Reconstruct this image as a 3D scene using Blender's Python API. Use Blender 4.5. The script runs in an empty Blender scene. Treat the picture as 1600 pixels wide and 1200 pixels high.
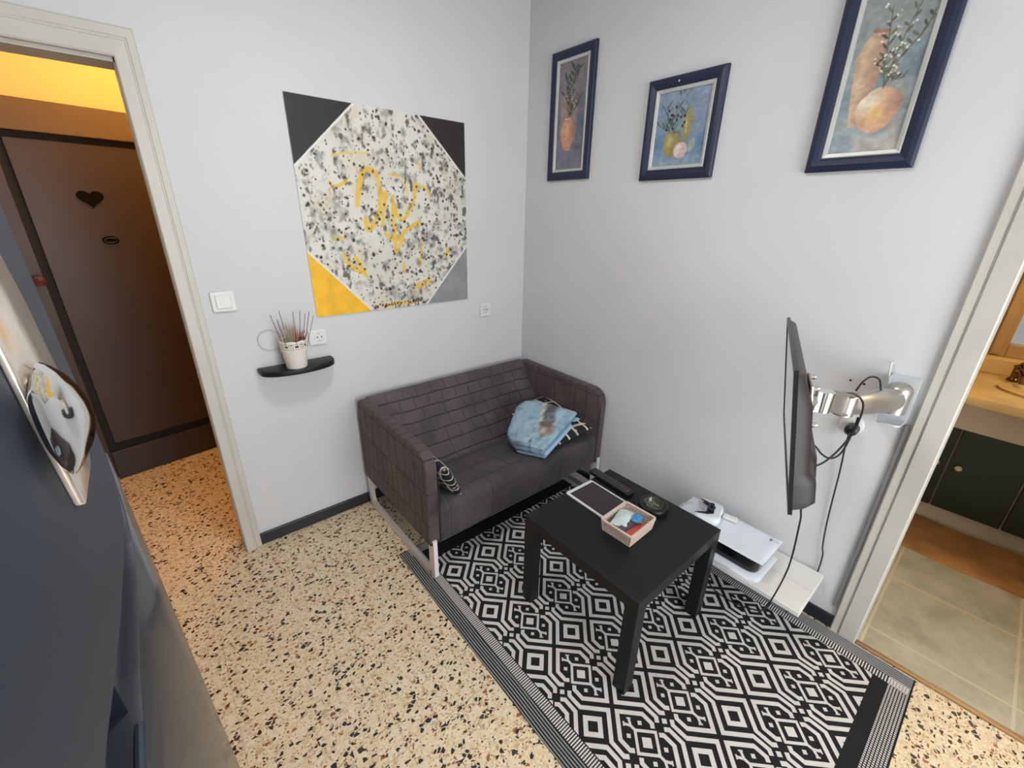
import bpy, bmesh, math, random
import numpy as np
from mathutils import Vector, Matrix, noise as mnoise
random.seed(7); rng = np.random.default_rng(7)
SC = bpy.context.scene; COL = SC.collection
PI = math.pi

# ------------------------------------------------------------ colours / materials
def lin(c):
    c = c/255.0
    return c/12.92 if c <= 0.04045 else ((c+0.055)/1.055)**2.4
def rgb(*c):
    return (lin(c[0]), lin(c[1]), lin(c[2]), 1.0)
def new_mat(name):
    m = bpy.data.materials.new(name); m.use_nodes = True
    nt = m.node_tree
    return m, nt, nt.nodes['Principled BSDF']
def nd(nt, typ, ins=None, **props):
    n = nt.nodes.new(typ)
    for k, v in props.items(): setattr(n, k, v)
    for k, v in (ins or {}).items():
        s = n.inputs[k]
        if hasattr(v, 'is_output') or isinstance(v, bpy.types.NodeSocket): nt.links.new(v, s)
        else: s.default_value = v
    return n
def ramp(nt, fac, stops, interp='LINEAR'):
    r = nt.nodes.new('ShaderNodeValToRGB'); r.color_ramp.interpolation = interp
    el = r.color_ramp.elements
    while len(el) > 1: el.remove(el[-1])
    el[0].position, el[0].color = stops[0]
    for p, c in stops[1:]:
        e = el.new(p); e.color = c
    nt.links.new(fac, r.inputs[0])
    return r.outputs[0]
def mix(nt, fac, a, b):
    n = nt.nodes.new('ShaderNodeMix'); n.data_type = 'RGBA'
    for i, v in ((0, fac), (6, a), (7, b)):
        if isinstance(v, bpy.types.NodeSocket): nt.links.new(v, n.inputs[i])
        else: n.inputs[i].default_value = v
    return n.outputs[2]
def math_(nt, op, a, b=0.0):
    n = nt.nodes.new('ShaderNodeMath'); n.operation = op
    for i, v in ((0, a), (1, b)):
        if isinstance(v, bpy.types.NodeSocket): nt.links.new(v, n.inputs[i])
        else: n.inputs[i].default_value = v
    return n.outputs[0]
def coords(nt, scale=(1, 1, 1), out='Object'):
    tc = nt.nodes.new('ShaderNodeTexCoord')
    mp = nd(nt, 'ShaderNodeMapping', {'Vector': tc.outputs[out], 'Scale': scale})
    return mp.outputs[0]
def bump(nt, bsdf, h, strength=0.3, dist=0.002):
    b = nd(nt, 'ShaderNodeBump', {'Height': h, 'Strength': strength, 'Distance': dist})
    nt.links.new(b.outputs[0], bsdf.inputs['Normal'])
def mat(name, c, rough=0.5, metal=0.0, nscale=0.0, nstr=0.2, ndist=0.001, var=0.0, spec=None, coat=0.0, trans=0.0, ior=1.45):
    m, nt, b = new_mat(name)
    b.inputs['Base Color'].default_value = rgb(*c)
    b.inputs['Roughness'].default_value = rough; b.inputs['Metallic'].default_value = metal
    if spec is not None: b.inputs['Specular IOR Level'].default_value = spec
    if coat: b.inputs['Coat Weight'].default_value = coat
    if trans: b.inputs['Transmission Weight'].default_value = trans; b.inputs['IOR'].default_value = ior
    if nscale or var:
        v = coords(nt)
        n = nd(nt, 'ShaderNodeTexNoise', {'Vector': v, 'Scale': nscale or 8.0, 'Detail': 5.0})
        if nscale: bump(nt, b, n.outputs[0], nstr, ndist)
        if var:
            n2 = nd(nt, 'ShaderNodeTexNoise', {'Vector': v, 'Scale': 6.0, 'Detail': 4.0})
            d = tuple(max(0, x*(1-var)) for x in rgb(*c)[:3])+(1,)
            e = tuple(min(1, x*(1+var)) for x in rgb(*c)[:3])+(1,)
            nt.links.new(ramp(nt, n2.outputs[0], [(0.3, d), (0.7, e)]), b.inputs['Base Color'])
    return m
M = {}
M['paint'] = mat('white_trim_paint', (194, 191, 182), 0.42, nscale=30, nstr=0.12, var=0.05)
M['ceil'] = mat('ceiling_white', (225, 225, 224), 0.9)
M['skirt'] = mat('black_skirting', (38, 40, 44), 0.35, nscale=40, nstr=0.1)
M['grey'] = mat('shadow_strip_grey', (120, 120, 120), 0.6)
M['black_wood'] = mat('black_lacquer', (21, 22, 26), 0.42, nscale=150, nstr=0.05, spec=0.3)
M['black'] = mat('black_plastic', (16, 17, 19), 0.35)
M['cable'] = mat('cable_rubber', (12, 13, 15), 0.45)
M['white_plastic'] = mat('white_plastic', (216, 216, 214), 0.35)
M['pot'] = mat('white_pot_enamel', (222, 216, 208), 0.45)
M['leg'] = mat('white_steel_frame', (222, 214, 210), 0.42)
M['navy'] = mat('navy_frame_paint', (19, 31, 60), 0.45, nscale=60, nstr=0.15, var=0.18)
M['liner'] = mat('silver_liner', (190, 192, 188), 0.4, metal=0.3, nscale=60, nstr=0.2, var=0.1)
M['chrome'] = mat('chrome', (225, 225, 222), 0.06, metal=1.0)
M['steel'] = mat('satin_silver', (178, 175, 170), 0.36, metal=0.85, nscale=60, nstr=0.05)
M['fridge'] = mat('fridge_slate', (44, 51, 62), 0.55, nscale=260, nstr=0.15, ndist=0.0006, spec=0.35)
M['fridge_low'] = mat('fridge_slate_lower', (50, 54, 62), 0.30, nscale=40, nstr=0.06, ndist=0.0006, coat=0.3)
M['fridge_gap'] = mat('fridge_gasket', (26, 32, 42), 0.22)
M['tile_white'] = mat('white_tile', (222, 219, 212), 0.18)
M['cream'] = mat('cream_laminate', (192, 175, 148), 0.5, var=0.04)
M['green'] = mat('dark_green_door', (30, 42, 22), 0.4)
M['counter'] = mat('yellow_stone', (205, 168, 108), 0.25, var=0.14)
M['bwall'] = mat('bathroom_tile_wall', (196, 180, 150), 0.5)
M['purple'] = mat('purple_wall', (78, 74, 104), 0.5)
M['mframe'] = mat('varnished_wood', (176, 138, 84), 0.35, nscale=20, nstr=0.2, var=0.15)
M['mirror'] = mat('mirror_glass', (200, 200, 200), 0.03, metal=1.0)
M['orange'] = mat('orange_bath_mat', (158, 112, 62), 0.95, nscale=90, nstr=0.9, ndist=0.004, var=0.25)
M['hallwall'] = mat('hall_wall_paint', (232, 206, 150), 0.85)
M['beam'] = mat('door_header_wood', (94, 72, 42), 0.5, nscale=30, nstr=0.1, var=0.06)
M['door'] = mat('dark_brown_door', (58, 44, 38), 0.38, spec=0.35, nscale=200, nstr=0.10, ndist=0.0005, var=0.05)
M['door_dark'] = mat('dark_groove', (13, 9, 9), 0.7)
M['deco'] = mat('dark_ornament', (12, 9, 8), 0.9, spec=0.1)
M['tan'] = mat('beige_wicker', (206, 186, 170), 0.6)
M['glass'] = mat('smoked_glass', (190, 195, 175), 0.05, trans=0.9)
M['ash'] = mat('ash_grey', (120, 118, 104), 0.9, nscale=200, nstr=0.8, var=0.3)
M['screen_dark'] = mat('tablet_screen', (48, 42, 50), 0.25)
M['screen'] = mat('tv_screen', (24, 25, 28), 0.08, coat=0.5)
M['tvback'] = mat('tv_shell', (44, 40, 42), 0.42, nscale=300, nstr=0.05, spec=0.3)
M['bronze'] = mat('bronze_tap', (120, 92, 66), 0.2, metal=1.0)
M['red_stick'] = mat('dark_red_stick', (92, 40, 42), 0.6)
M['grass'] = mat('dry_grass', (176, 158, 132), 0.9)
M['red_leaf'] = mat('red_dried_leaf', (150, 60, 44), 0.8)
M['ps_white'] = mat('console_white', (214, 220, 226), 0.38)
M['ps_black'] = mat('console_gloss_black', (14, 12, 20), 0.12)
M['logo'] = mat('grey_logo', (70, 76, 90), 0.5)
M['lead'] = mat('brass_threshold', (176, 146, 112), 0.34, metal=0.9)
M['btn'] = mat('remote_buttons', (70, 72, 78), 0.5)
M['btn_red'] = mat('remote_red_button', (200, 60, 70), 0.5)
M['pk_red'] = mat('red_packet', (214, 92, 84), 0.35, nscale=60, nstr=0.5, ndist=0.003, var=0.2)
M['pk_clear'] = mat('clear_packet', (200, 214, 214), 0.2, nscale=60, nstr=0.7, ndist=0.004, var=0.2)
M['pk_blue'] = mat('blue_packet', (60, 140, 200), 0.3, nscale=60, nstr=0.5, ndist=0.003)
M['pk_dark'] = mat('dark_packet', (80, 76, 80), 0.3, nscale=60, nstr=0.5, ndist=0.003)
M['rug_black'] = mat('rug_black', (11, 10, 13), 0.9, nscale=320, nstr=0.6, ndist=0.002)
M['rug_white'] = mat('rug_offwhite', (204, 200, 196), 0.85, nscale=320, nstr=0.6, ndist=0.002, var=0.05)
M['rug_grey'] = mat('rug_grey', (150, 150, 150), 0.85, nscale=320, nstr=0.6, ndist=0.002)

def wall_mat(name, c):
    m, nt, b = new_mat(name)
    v = coords(nt)
    n = nd(nt, 'ShaderNodeTexNoise', {'Vector': v, 'Scale': 2.2, 'Detail': 6.0})
    d = tuple(x*0.96 for x in rgb(*c)[:3])+(1,)
    nt.links.new(ramp(nt, n.outputs[0], [(0.35, d), (0.65, rgb(*c))]), b.inputs['Base Color'])
    b.inputs['Roughness'].default_value = 0.75
    n1 = nd(nt, 'ShaderNodeTexNoise', {'Vector': v, 'Scale': 5.0, 'Detail': 3.0})
    n2 = nd(nt, 'ShaderNodeTexNoise', {'Vector': v, 'Scale': 60.0, 'Detail': 4.0})
    h = math_(nt, 'ADD', math_(nt, 'MULTIPLY', n1.outputs[0], 3.0), math_(nt, 'MULTIPLY', n2.outputs[0], 0.25))
    bump(nt, b, h, 0.25, 0.006)
    return m
M['wall'] = wall_mat('white_plaster', (207, 208, 210))

def terrazzo():
    m, nt, b = new_mat('terrazzo')
    v0 = coords(nt)
    nz = nd(nt, 'ShaderNodeTexNoise', {'Vector': v0, 'Scale': 55.0, 'Detail': 2.0})
    off = nd(nt, 'ShaderNodeVectorMath', {0: nz.outputs[1], 1: (0.5, 0.5, 0.5)}, operation='SUBTRACT')
    off2 = nd(nt, 'ShaderNodeVectorMath', {0: off.outputs[0], 'Scale': 0.008}, operation='SCALE')
    v = nd(nt, 'ShaderNodeVectorMath', {0: v0, 1: off2.outputs[0]}, operation='ADD').outputs[0]
    nb = nd(nt, 'ShaderNodeTexNoise', {'Vector': v0, 'Scale': 25.0, 'Detail': 8.0, 'Roughness': 0.7})
    col = ramp(nt, nb.outputs[0], [(0.30, rgb(200, 174, 136)), (0.5, rgb(219, 198, 162)), (0.72, rgb(230, 216, 190))])
    def layer(col, scale, stops, thr, seed):
        mp = nd(nt, 'ShaderNodeMapping', {'Vector': v, 'Location': (seed, seed*1.7, 0), 'Rotation': (0, 0, seed), 'Scale': (1.0, 1.35, 1.0)})
        a = nd(nt, 'ShaderNodeTexVoronoi', {'Vector': mp.outputs[0], 'Scale': scale}, voronoi_dimensions='2D', feature='F1')
        e = nd(nt, 'ShaderNodeTexVoronoi', {'Vector': mp.outputs[0], 'Scale': scale}, voronoi_dimensions='2D', feature='DISTANCE_TO_EDGE')
        sp = nd(nt, 'ShaderNodeSeparateColor', {0: a.outputs['Color']})
        # chips of random size: threshold on edge distance varies per cell
        t = math_(nt, 'ADD', math_(nt, 'MULTIPLY', sp.outputs[1], 0.16), thr)
        inside = math_(nt, 'GREATER_THAN', e.outputs['Distance'], t)
        total = stops[-1][0]
        has = math_(nt, 'LESS_THAN', sp.outputs[0], total)
        c = ramp(nt, sp.outputs[0], [(0.0 if i == 0 else stops[i-1][0], s[1]) for i, s in enumerate(stops)], 'CONSTANT')
        return mix(nt, math_(nt, 'MULTIPLY', inside, has), col, c)
    K, K2 = rgb(28, 25, 24), rgb(52, 48, 44)
    col = layer(col, 190, [(0.07, rgb(140, 100, 64)), (0.11, rgb(70, 60, 52)), (0.30, rgb(234, 222, 200))], 0.08, 3.1)
    col = layer(col, 95, [(0.05, K), (0.10, rgb(150, 90, 54)), (0.17, rgb(186, 150, 104)), (0.34, rgb(228, 214, 190))], 0.09, 1.3)
    col = layer(col, 52, [(0.055, rgb(150, 88, 54)), (0.10, rgb(196, 166, 124)), (0.13, rgb(178, 170, 156)), (0.26, rgb(224, 206, 180))], 0.12, 5.2)
    col = layer(col, 60, [(0.120, K), (0.140, K2)], 0.05, 8.7)
    # joints of the floor tiles, 40.5 cm apart
    sx = nd(nt, 'ShaderNodeSeparateXYZ', {0: v0})
    def joint(o, off):
        f = math_(nt, 'FRACT', math_(nt, 'DIVIDE', math_(nt, 'ADD', o, off), 0.405))
        return math_(nt, 'LESS_THAN', f, 0.004)
    j = math_(nt, 'MAXIMUM', joint(sx.outputs[0], 2.1+4.05), joint(sx.outputs[1], 0.25+8.1))
    col = mix(nt, math_(nt, 'MULTIPLY', j, 0.55), col, rgb(130, 108, 84))
    nt.links.new(col, b.inputs['Base Color'])
    b.inputs['Roughness'].default_value = 0.33
    return m
M['terrazzo'] = terrazzo()

def bath_floor():
    m, nt, b = new_mat('bathroom_stone_tile')
    v = coords(nt)
    sx = nd(nt, 'ShaderNodeSeparateXYZ', {0: v})
    n = nd(nt, 'ShaderNodeTexNoise', {'Vector': v, 'Scale': 9.0, 'Detail': 8.0, 'Roughness': 0.65})
    c = ramp(nt, n.outputs[0], [(0.3, rgb(150, 142, 122)), (0.5, rgb(172, 164, 142)), (0.7, rgb(188, 180, 160))])
    def joint(o, off):
        f = math_(nt, 'FRACT', math_(nt, 'DIVIDE', math_(nt, 'ADD', o, off), 0.42))
        return math_(nt, 'LESS_THAN', f, 0.022)
    j = math_(nt, 'MAXIMUM', joint(sx.outputs[0], -0.436+4.2), joint(sx.outputs[1], 2.351+4.2))
    nt.links.new(mix(nt, j, c, rgb(196, 184, 156)), b.inputs['Base Color'])
    b.inputs['Roughness'].default_value = 0.4
    bump(nt, b, math_(nt, 'SUBTRACT', n.outputs[0], j), 0.2, 0.002)
    return m
M['bfloor'] = bath_floor()

def fabric(name, ax, c=(80, 68, 72), c2=(62, 54, 58), bw=0.09, rh=0.058):
    """quilted cover: stitched rows of blocks, wrinkled cloth"""
    m, nt, b = new_mat(name)
    v0 = coords(nt)
    sx = nd(nt, 'ShaderNodeSeparateXYZ', {0: v0})
    nz = nd(nt, 'ShaderNodeTexNoise', {'Vector': v0, 'Scale': 7.0, 'Detail': 2.0})
    d = math_(nt, 'MULTIPLY', math_(nt, 'SUBTRACT', nz.outputs[0], 0.5), 0.016)
    o = {'x': 0, 'y': 1, 'z': 2}
    cb = nd(nt, 'ShaderNodeCombineXYZ', {0: math_(nt, 'ADD', sx.outputs[o[ax[0]]], d), 1: math_(nt, 'ADD', sx.outputs[o[ax[1]]], d)})
    br = nd(nt, 'ShaderNodeTexBrick', {'Vector': cb.outputs[0], 'Scale': 1.0, 'Mortar Size': 0.0034, 'Mortar Smooth': 1.0,
                                      'Brick Width': bw, 'Row Height': rh, 'Bias': 0.0})
    br.offset = 0.37; br.squash = 1.5; br.squash_frequency = 3
    n2 = nd(nt, 'ShaderNodeTexNoise', {'Vector': v0, 'Scale': 5.0, 'Detail': 5.0})
    base = ramp(nt, n2.outputs[0], [(0.3, rgb(*c2)), (0.7, rgb(*c))])
    dark = tuple(x*0.3 for x in rgb(*c2)[:3])+(1,)
    nt.links.new(mix(nt, math_(nt, 'MULTIPLY', br.outputs['Fac'], 0.75), base, dark), b.inputs['Base Color'])
    b.inputs['Roughness'].default_value = 0.85
    b.inputs['Sheen Weight'].default_value = 0.12
    n3 = nd(nt, 'ShaderNodeTexNoise', {'Vector': v0, 'Scale': 14.0, 'Detail': 4.0, 'Distortion': 1.2})
    n4 = nd(nt, 'ShaderNodeTexNoise', {'Vector': v0, 'Scale': 420.0, 'Detail': 2.0})
    h = math_(nt, 'SUBTRACT', math_(nt, 'ADD', math_(nt, 'MULTIPLY', n3.outputs[0], 1.6), math_(nt, 'MULTIPLY', n4.outputs[0], 0.15)), math_(nt, 'MULTIPLY', br.outputs['Fac'], 1.6))
    bump(nt, b, h, 0.9, 0.009)
    return m
M['fab_back'] = fabric('quilt_back', 'xz', (94, 82, 88), (64, 56, 62))
M['fab_arm'] = fabric('quilt_arm', 'yz', (88, 72, 72), (64, 50, 51), bw=0.058, rh=0.16)
M['fab_seat'] = fabric('quilt_seat', 'xy', (72, 64, 68), (50, 46, 50), bw=0.16, rh=0.14)

def attr_mat(name, rough=0.7, nscale=0, nstr=0.2, ndist=0.001):
    m, nt, b = new_mat(name)
    a = nd(nt, 'ShaderNodeAttribute'); a.attribute_name = 'Col'
    nt.links.new(a.outputs['Color'], b.inputs['Base Color'])
    b.inputs['Roughness'].default_value = rough
    if nscale:
        n = nd(nt, 'ShaderNodeTexNoise', {'Vector': coords(nt), 'Scale': nscale, 'Detail': 4.0})
        bump(nt, b, n.outputs[0], nstr, ndist)
    return m
M['canvas'] = attr_mat('painted_canvas', 0.55, 120, 0.35)
M['cloth_print'] = attr_mat('printed_cloth', 0.9, 60, 0.5, 0.003)

# ------------------------------------------------------------ mesh helpers
def tmp_merge(bm, t, mtx=None):
    if mtx is not None: bmesh.ops.transform(t, matrix=mtx, verts=t.verts)
    me = bpy.data.meshes.new('_t'); t.to_mesh(me); t.free()
    bm.from_mesh(me); bpy.data.meshes.remove(me)
def box(bm, x0, x1, y0, y1, z0, z1, bev=0.0, seg=2, mtx=None):
    t = bmesh.new(); bmesh.ops.create_cube(t, size=1.0)
    for v in t.verts:
        v.co = Vector(((x0+x1)/2+v.co.x*(x1-x0), (y0+y1)/2+v.co.y*(y1-y0), (z0+z1)/2+v.co.z*(z1-z0)))
    if bev: bmesh.ops.bevel(t, geom=t.edges[:], offset=bev, segments=seg, affect='EDGES', profile=0.5)
    tmp_merge(bm, t, mtx)
def prism(bm, pts, ax, a0, a1, bev=0.0, seg=2, mtx=None):
    """polygon pts in the two other axes, extruded along ax from a0 to a1"""
    def P(p, a):
        return {'x': (a, p[0], p[1]), 'y': (p[0], a, p[1]), 'z': (p[0], p[1], a)}[ax]
    t = bmesh.new()
    A = [t.verts.new(P(p, a0)) for p in pts]; B = [t.verts.new(P(p, a1)) for p in pts]
    t.faces.new(A); t.faces.new(B[::-1])
    n = len(pts)
    for i in range(n): t.faces.new((A[i], B[i], B[(i+1) % n], A[(i+1) % n]))
    bmesh.ops.recalc_face_normals(t, faces=t.faces[:])
    if bev: bmesh.ops.bevel(t, geom=t.edges[:], offset=bev, segments=seg, affect='EDGES', profile=0.5)
    bmesh.ops.triangulate(t, faces=[f for f in t.faces if len(f.verts) > 4])
    tmp_merge(bm, t, mtx)
def round_poly(pts, rad, seg=6):
    """round the corners: rad is one radius or list"""
    out = []; n = len(pts)
    for i in range(n):
        r = rad[i] if isinstance(rad, (list, tuple)) else rad
        p = Vector(pts[i]); a = Vector(pts[i-1]); b = Vector(pts[(i+1) % n])
        if r <= 0: out.append(tuple(p)); continue
        da = (a-p).normalized(); db = (b-p).normalized()
        r = min(r, (a-p).length*0.49, (b-p).length*0.49)
        s = p+da*r; e = p+db*r
        for k in range(seg+1):
            t = k/seg
            q = s*(1-t)**2+p*2*t*(1-t)+e*t*t
            out.append((q.x, q.y))
    return out
def smooth_path(pts, sub=6, closed=False):
    P = [Vector(p) for p in pts]; out = []; n = len(P)
    for i in range(n if closed else n-1):
        p0 = P[(i-1) % n] if (closed or i > 0) else P[0]
        p1 = P[i]; p2 = P[(i+1) % n]
        p3 = P[(i+2) % n] if (closed or i+2 < n) else P[-1]
        for k in range(sub):
            t = k/sub
            out.append(0.5*((2*p1)+(p2-p0)*t+(2*p0-5*p1+4*p2-p3)*t*t+(3*p1-p0-3*p2+p3)*t**3))
    if not closed: out.append(P[-1])
    return out
def tube(bm, pts, r, seg=8, closed=False, sub=0, sect=None):
    """swept tube; r number or list; sect: optional list of 2D offsets"""
    if sub:
        rr = r
        P = smooth_path(pts, sub, closed)
        if isinstance(r, (list, tuple)):
            r = [rr[min(i//sub, len(rr)-1)]*(1-(i % sub)/sub)+rr[min(i//sub+1, len(rr)-1)]*((i % sub)/sub) for i in range(len(P))]
    else: P = [Vector(p) for p in pts]
    n = len(P); rings = []
    up = Vector((0, 0, 1))
    T0 = (P[1]-P[0]).normalized()
    N = up.cross(T0)
    if N.length < 1e-3: N = Vector((1, 0, 0)).cross(T0)
    N.normalize()
    for i in range(n):
        a = P[i-1] if (i > 0 or closed) else P[i]
        b = P[(i+1) % n] if (i < n-1 or closed) else P[i]
        T = (b-a).normalized()
        N = (N-T*N.dot(T)).normalized(); B = T.cross(N)
        ri = r[i] if isinstance(r, (list, tuple)) else r
        if sect: ring = [bm.verts.new(P[i]+N*s[0]+B*s[1]) for s in sect]
        else: ring = [bm.verts.new(P[i]+(N*math.cos(2*PI*k/seg)+B*math.sin(2*PI*k/seg))*ri) for k in range(seg)]
        rings.append(ring)
    m = len(rings[0])
    for i in range(n if closed else n-1):
        A = rings[i]; Bq = rings[(i+1) % n]
        for k in range(m): bm.faces.new((A[k], A[(k+1) % m], Bq[(k+1) % m], Bq[k]))
    if not closed: bm.faces.new(rings[0][::-1]); bm.faces.new(rings[-1])
def lathe(bm, prof, c, seg=32, mtx=None, cap=True):
    t = bmesh.new(); rings = []
    for r, z in prof:
        rings.append([t.verts.new((r*math.cos(2*PI*k/seg), r*math.sin(2*PI*k/seg), z)) for k in range(seg)])
    for i in range(len(rings)-1):
        for k in range(seg): t.faces.new((rings[i][k], rings[i][(k+1) % seg], rings[i+1][(k+1) % seg], rings[i+1][k]))
    if cap: t.faces.new(rings[0][::-1]); t.faces.new(rings[-1])
    m = Matrix.Translation(c) @ (mtx if mtx is not None else Matrix())
    tmp_merge(bm, t, m)
def ball(bm, c, r, sx=1, sy=1, sz=1, mtx=None, u=20, v=12):
    t = bmesh.new(); bmesh.ops.create_uvsphere(t, u_segments=u, v_segments=v, radius=r)
    m = Matrix.Translation(c) @ (mtx if mtx is not None else Matrix()) @ Matrix.Diagonal((sx, sy, sz, 1))
    tmp_merge(bm, t, m)
def axis_mtx(d):
    """rotation taking z to d"""
    return Vector((0, 0, 1)).rotation_difference(Vector(d).normalized()).to_matrix().to_4x4()
def wloc(o):
    v = Vector((0, 0, 0))
    while o: v += o.location; o = o.parent
    return v
def obj(name, bm, m, parent=None, smooth=False, angle=40):
    """link the bmesh (world coordinates) as one mesh object"""
    me = bpy.data.meshes.new(name)
    bmesh.ops.recalc_face_normals(bm, faces=bm.faces[:])
    bm.to_mesh(me); bm.free()
    return link_mesh(name, me, m, parent, smooth, angle)
def link_mesh(name, me, m, parent=None, smooth=False, angle=40):
    o = bpy.data.objects.new(name, me); COL.objects.link(o)
    for mm in (m if isinstance(m, (list, tuple)) else [m]): me.materials.append(mm)
    n = len(me.vertices); co = np.empty(n*3, 'f'); me.vertices.foreach_get('co', co); co = co.reshape(-1, 3)
    if parent is None:
        lo, hi = co.min(0), co.max(0)
        L = Vector(((lo[0]+hi[0])/2, (lo[1]+hi[1])/2, lo[2])); o.location = L
    else:
        o.parent = parent; L = wloc(parent)
    co -= np.array(L, 'f'); me.vertices.foreach_set('co', co.ravel()); me.update()
    if smooth:
        me.polygons.foreach_set('use_smooth', [True]*len(me.polygons))
        try: me.set_sharp_from_angle(angle=math.radians(angle))
        except Exception: pass
    return o
def thing(name, label, cat, loc, group=None):
    o = bpy.data.objects.new(name, None); COL.objects.link(o); o.location = loc
    o.empty_display_size = 0.05
    return tag(o, label, cat, group)
def tag(o, label, cat, group=None, kind=None):
    o['label'] = label; o['category'] = cat
    if group: o['group'] = group
    if kind: o['kind'] = kind
    return o
def struct(name, bm, m, parent=None, label=None, smooth=False):
    o = obj(name, bm, m, parent, smooth)
    if parent is None:
        o['kind'] = 'structure'
        if label: o['label'] = label
    return o
def B(*a, **k):
    bm = bmesh.new(); box(bm, *a, **k); return bm
def grid_mesh(name, P, m, parent=None, col=None, smooth=True, closed_u=False):
    """P: (nv, nu, 3) array of world points, col: (nv, nu, 3) linear colours"""
    nv, nu = P.shape[:2]
    idx = np.arange(nv*nu).reshape(nv, nu)
    f = np.stack([idx[:-1, :-1], idx[:-1, 1:], idx[1:, 1:], idx[1:, :-1]], -1).reshape(-1, 4)
    me = bpy.data.meshes.new(name)
    me.vertices.add(nv*nu); me.vertices.foreach_set('co', P.astype('f').ravel())
    me.loops.add(len(f)*4); me.loops.foreach_set('vertex_index', f.ravel().astype('i'))
    me.polygons.add(len(f)); me.polygons.foreach_set('loop_start', (np.arange(len(f))*4).astype('i'))
    me.update(calc_edges=True)
    if col is not None:
        a = me.color_attributes.new('Col', 'FLOAT_COLOR', 'POINT')
        c = np.concatenate([col.reshape(-1, 3), np.ones((nv*nu, 1))], 1).astype('f')
        a.data.foreach_set('color', c.ravel())
    me.validate()
    return link_mesh(name, me, m, parent, smooth)

# ------------------------------------------------------------ little painter for real paintings and prints
LIN = np.vectorize(lin)
class Ras:
    def __init__(s, w, h, res):
        s.nx = int(w/res)+1; s.ny = int(h/res)+1
        s.x, s.y = np.meshgrid(np.linspace(0, w, s.nx), np.linspace(0, h, s.ny))
        s.c = np.zeros((s.ny, s.nx, 3)); s.w, s.h = w, h
    def noise(s, sc, octv=3, seed=0, ax=1.0, ay=1.0):
        out = np.zeros_like(s.x); amp = 1; tot = 0
        r = np.random.default_rng(seed)
        for o in range(octv):
            f = sc*2**o
            gx = s.x*f*ax; gy = s.y*f*ay
            G = r.random((int(gy.max())+3, int(gx.max())+3))
            ix = gx.astype(int); iy = gy.astype(int); fx = gx-ix; fy = gy-iy
            fx = fx*fx*(3-2*fx); fy = fy*fy*(3-2*fy)
            out += amp*((G[iy, ix]*(1-fx)+G[iy, ix+1]*fx)*(1-fy)+(G[iy+1, ix]*(1-fx)+G[iy+1, ix+1]*fx)*fy)
            tot += amp; amp *= 0.5
        return out/tot
    def blend(s, a, col):
        col = np.array(col, float) if not isinstance(col, np.ndarray) else col
        a = np.clip(a, 0, 1)[..., None]; s.c = s.c*(1-a)+col*a
    def poly(s, pts, col, soft=0.0015, a=1.0):
        ins = np.zeros_like(s.x, bool); n = len(pts); dm = np.full_like(s.x, 9.)
        for i in range(n):
            (x1, y1), (x2, y2) = pts[i], pts[(i+1) % n]
            c = ((y1 > s.y) != (y2 > s.y))
            with np.errstate(divide='ignore', invalid='ignore'):
                xx = (x2-x1)*(s.y-y1)/(y2-y1+1e-12)+x1
            ins ^= c & (s.x < xx)
            dm = np.minimum(dm, s.segd((x1, y1), (x2, y2)))
        sd = np.where(ins, dm, -dm)
        s.blend(a*np.clip(sd/soft+0.5, 0, 1), col)
        return sd
    def segd(s, p, q):
        dx, dy = q[0]-p[0], q[1]-p[1]; L = dx*dx+dy*dy+1e-12
        t = np.clip(((s.x-p[0])*dx+(s.y-p[1])*dy)/L, 0, 1)
        return np.hypot(s.x-p[0]-t*dx, s.y-p[1]-t*dy)
    def stroke(s, pts, w, col, soft=0.004, a=1.0, sub=4, rough=None):
        P = smooth_path([(p[0], p[1], 0) for p in pts], sub) if sub and len(pts) > 2 else [Vector((p[0], p[1], 0)) for p in pts]
        d = np.full_like(s.x, 9.)
        for p, q in zip(P[:-1], P[1:]): d = np.minimum(d, s.segd((p.x, p.y), (q.x, q.y)))
        al = np.clip((w/2-d)/soft+0.5, 0, 1)*a
        if rough is not None: al = al*np.clip(rough, 0, 1)
        s.blend(al, col)
    def ell(s, cx, cy, rx, ry, col, a=1.0, soft=0.3, rot=0):
        x = s.x-cx; y = s.y-cy; c, si = math.cos(rot), math.sin(rot)
        d = np.hypot((x*c+y*si)/rx, (-x*si+y*c)/ry)
        s.blend(a*np.clip((1-d)/soft, 0, 1), col)
    def linear(s): 
        c = np.clip(s.c, 0, 255)/255.0
        return np.where(c <= 0.04045, c/12.92, ((c+0.055)/1.055)**2.4)

# ================================================================= CAMERA
cam_d = bpy.data.cameras.new('camera'); cam = bpy.data.objects.new('camera', cam_d); COL.objects.link(cam)
cam.matrix_world = Matrix.Translation((-1.8863, -2.132, 1.5906)) @ Matrix.Rotation(-0.7030, 4, 'Z') @ Matrix.Rotation(1.1937, 4, 'X') @ Matrix.Rotation(0.0194, 4, 'Z')
cam_d.sensor_width = 36.0; cam_d.lens = 661.478/1600*36.0; cam_d.clip_start = 0.01
SC.camera = cam

# ================================================================= SHELL
H = 2.75; YF = -3.7; XL = -2.62
bm = B(XL-0.4, 0.0, YF, 1.6, -0.08, 0.0)
struct('floor', bm, M['terrazzo'], label='beige terrazzo floor with black and brown stone chips')
bm = B(0.0, 1.9, -3.2, -1.4, -0.08, 0.0)
struct('floor_bathroom', bm, M['bfloor'], label='greenish stone tile floor of the bathroom')
struct('ceiling', B(XL, 0.12, YF, 0.12, H, H+0.1), M['ceil'])
# back wall (y = 0) with the doorway to the hall
OX = -1.815; OZ = 2.05
bm = bmesh.new()
box(bm, OX, 0.12, 0.0, 0.12, -0.02, H); box(bm, XL-0.4, OX, 0.0, 0.12, OZ, H)
struct('wall_back', bm, M['wall'])
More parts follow.
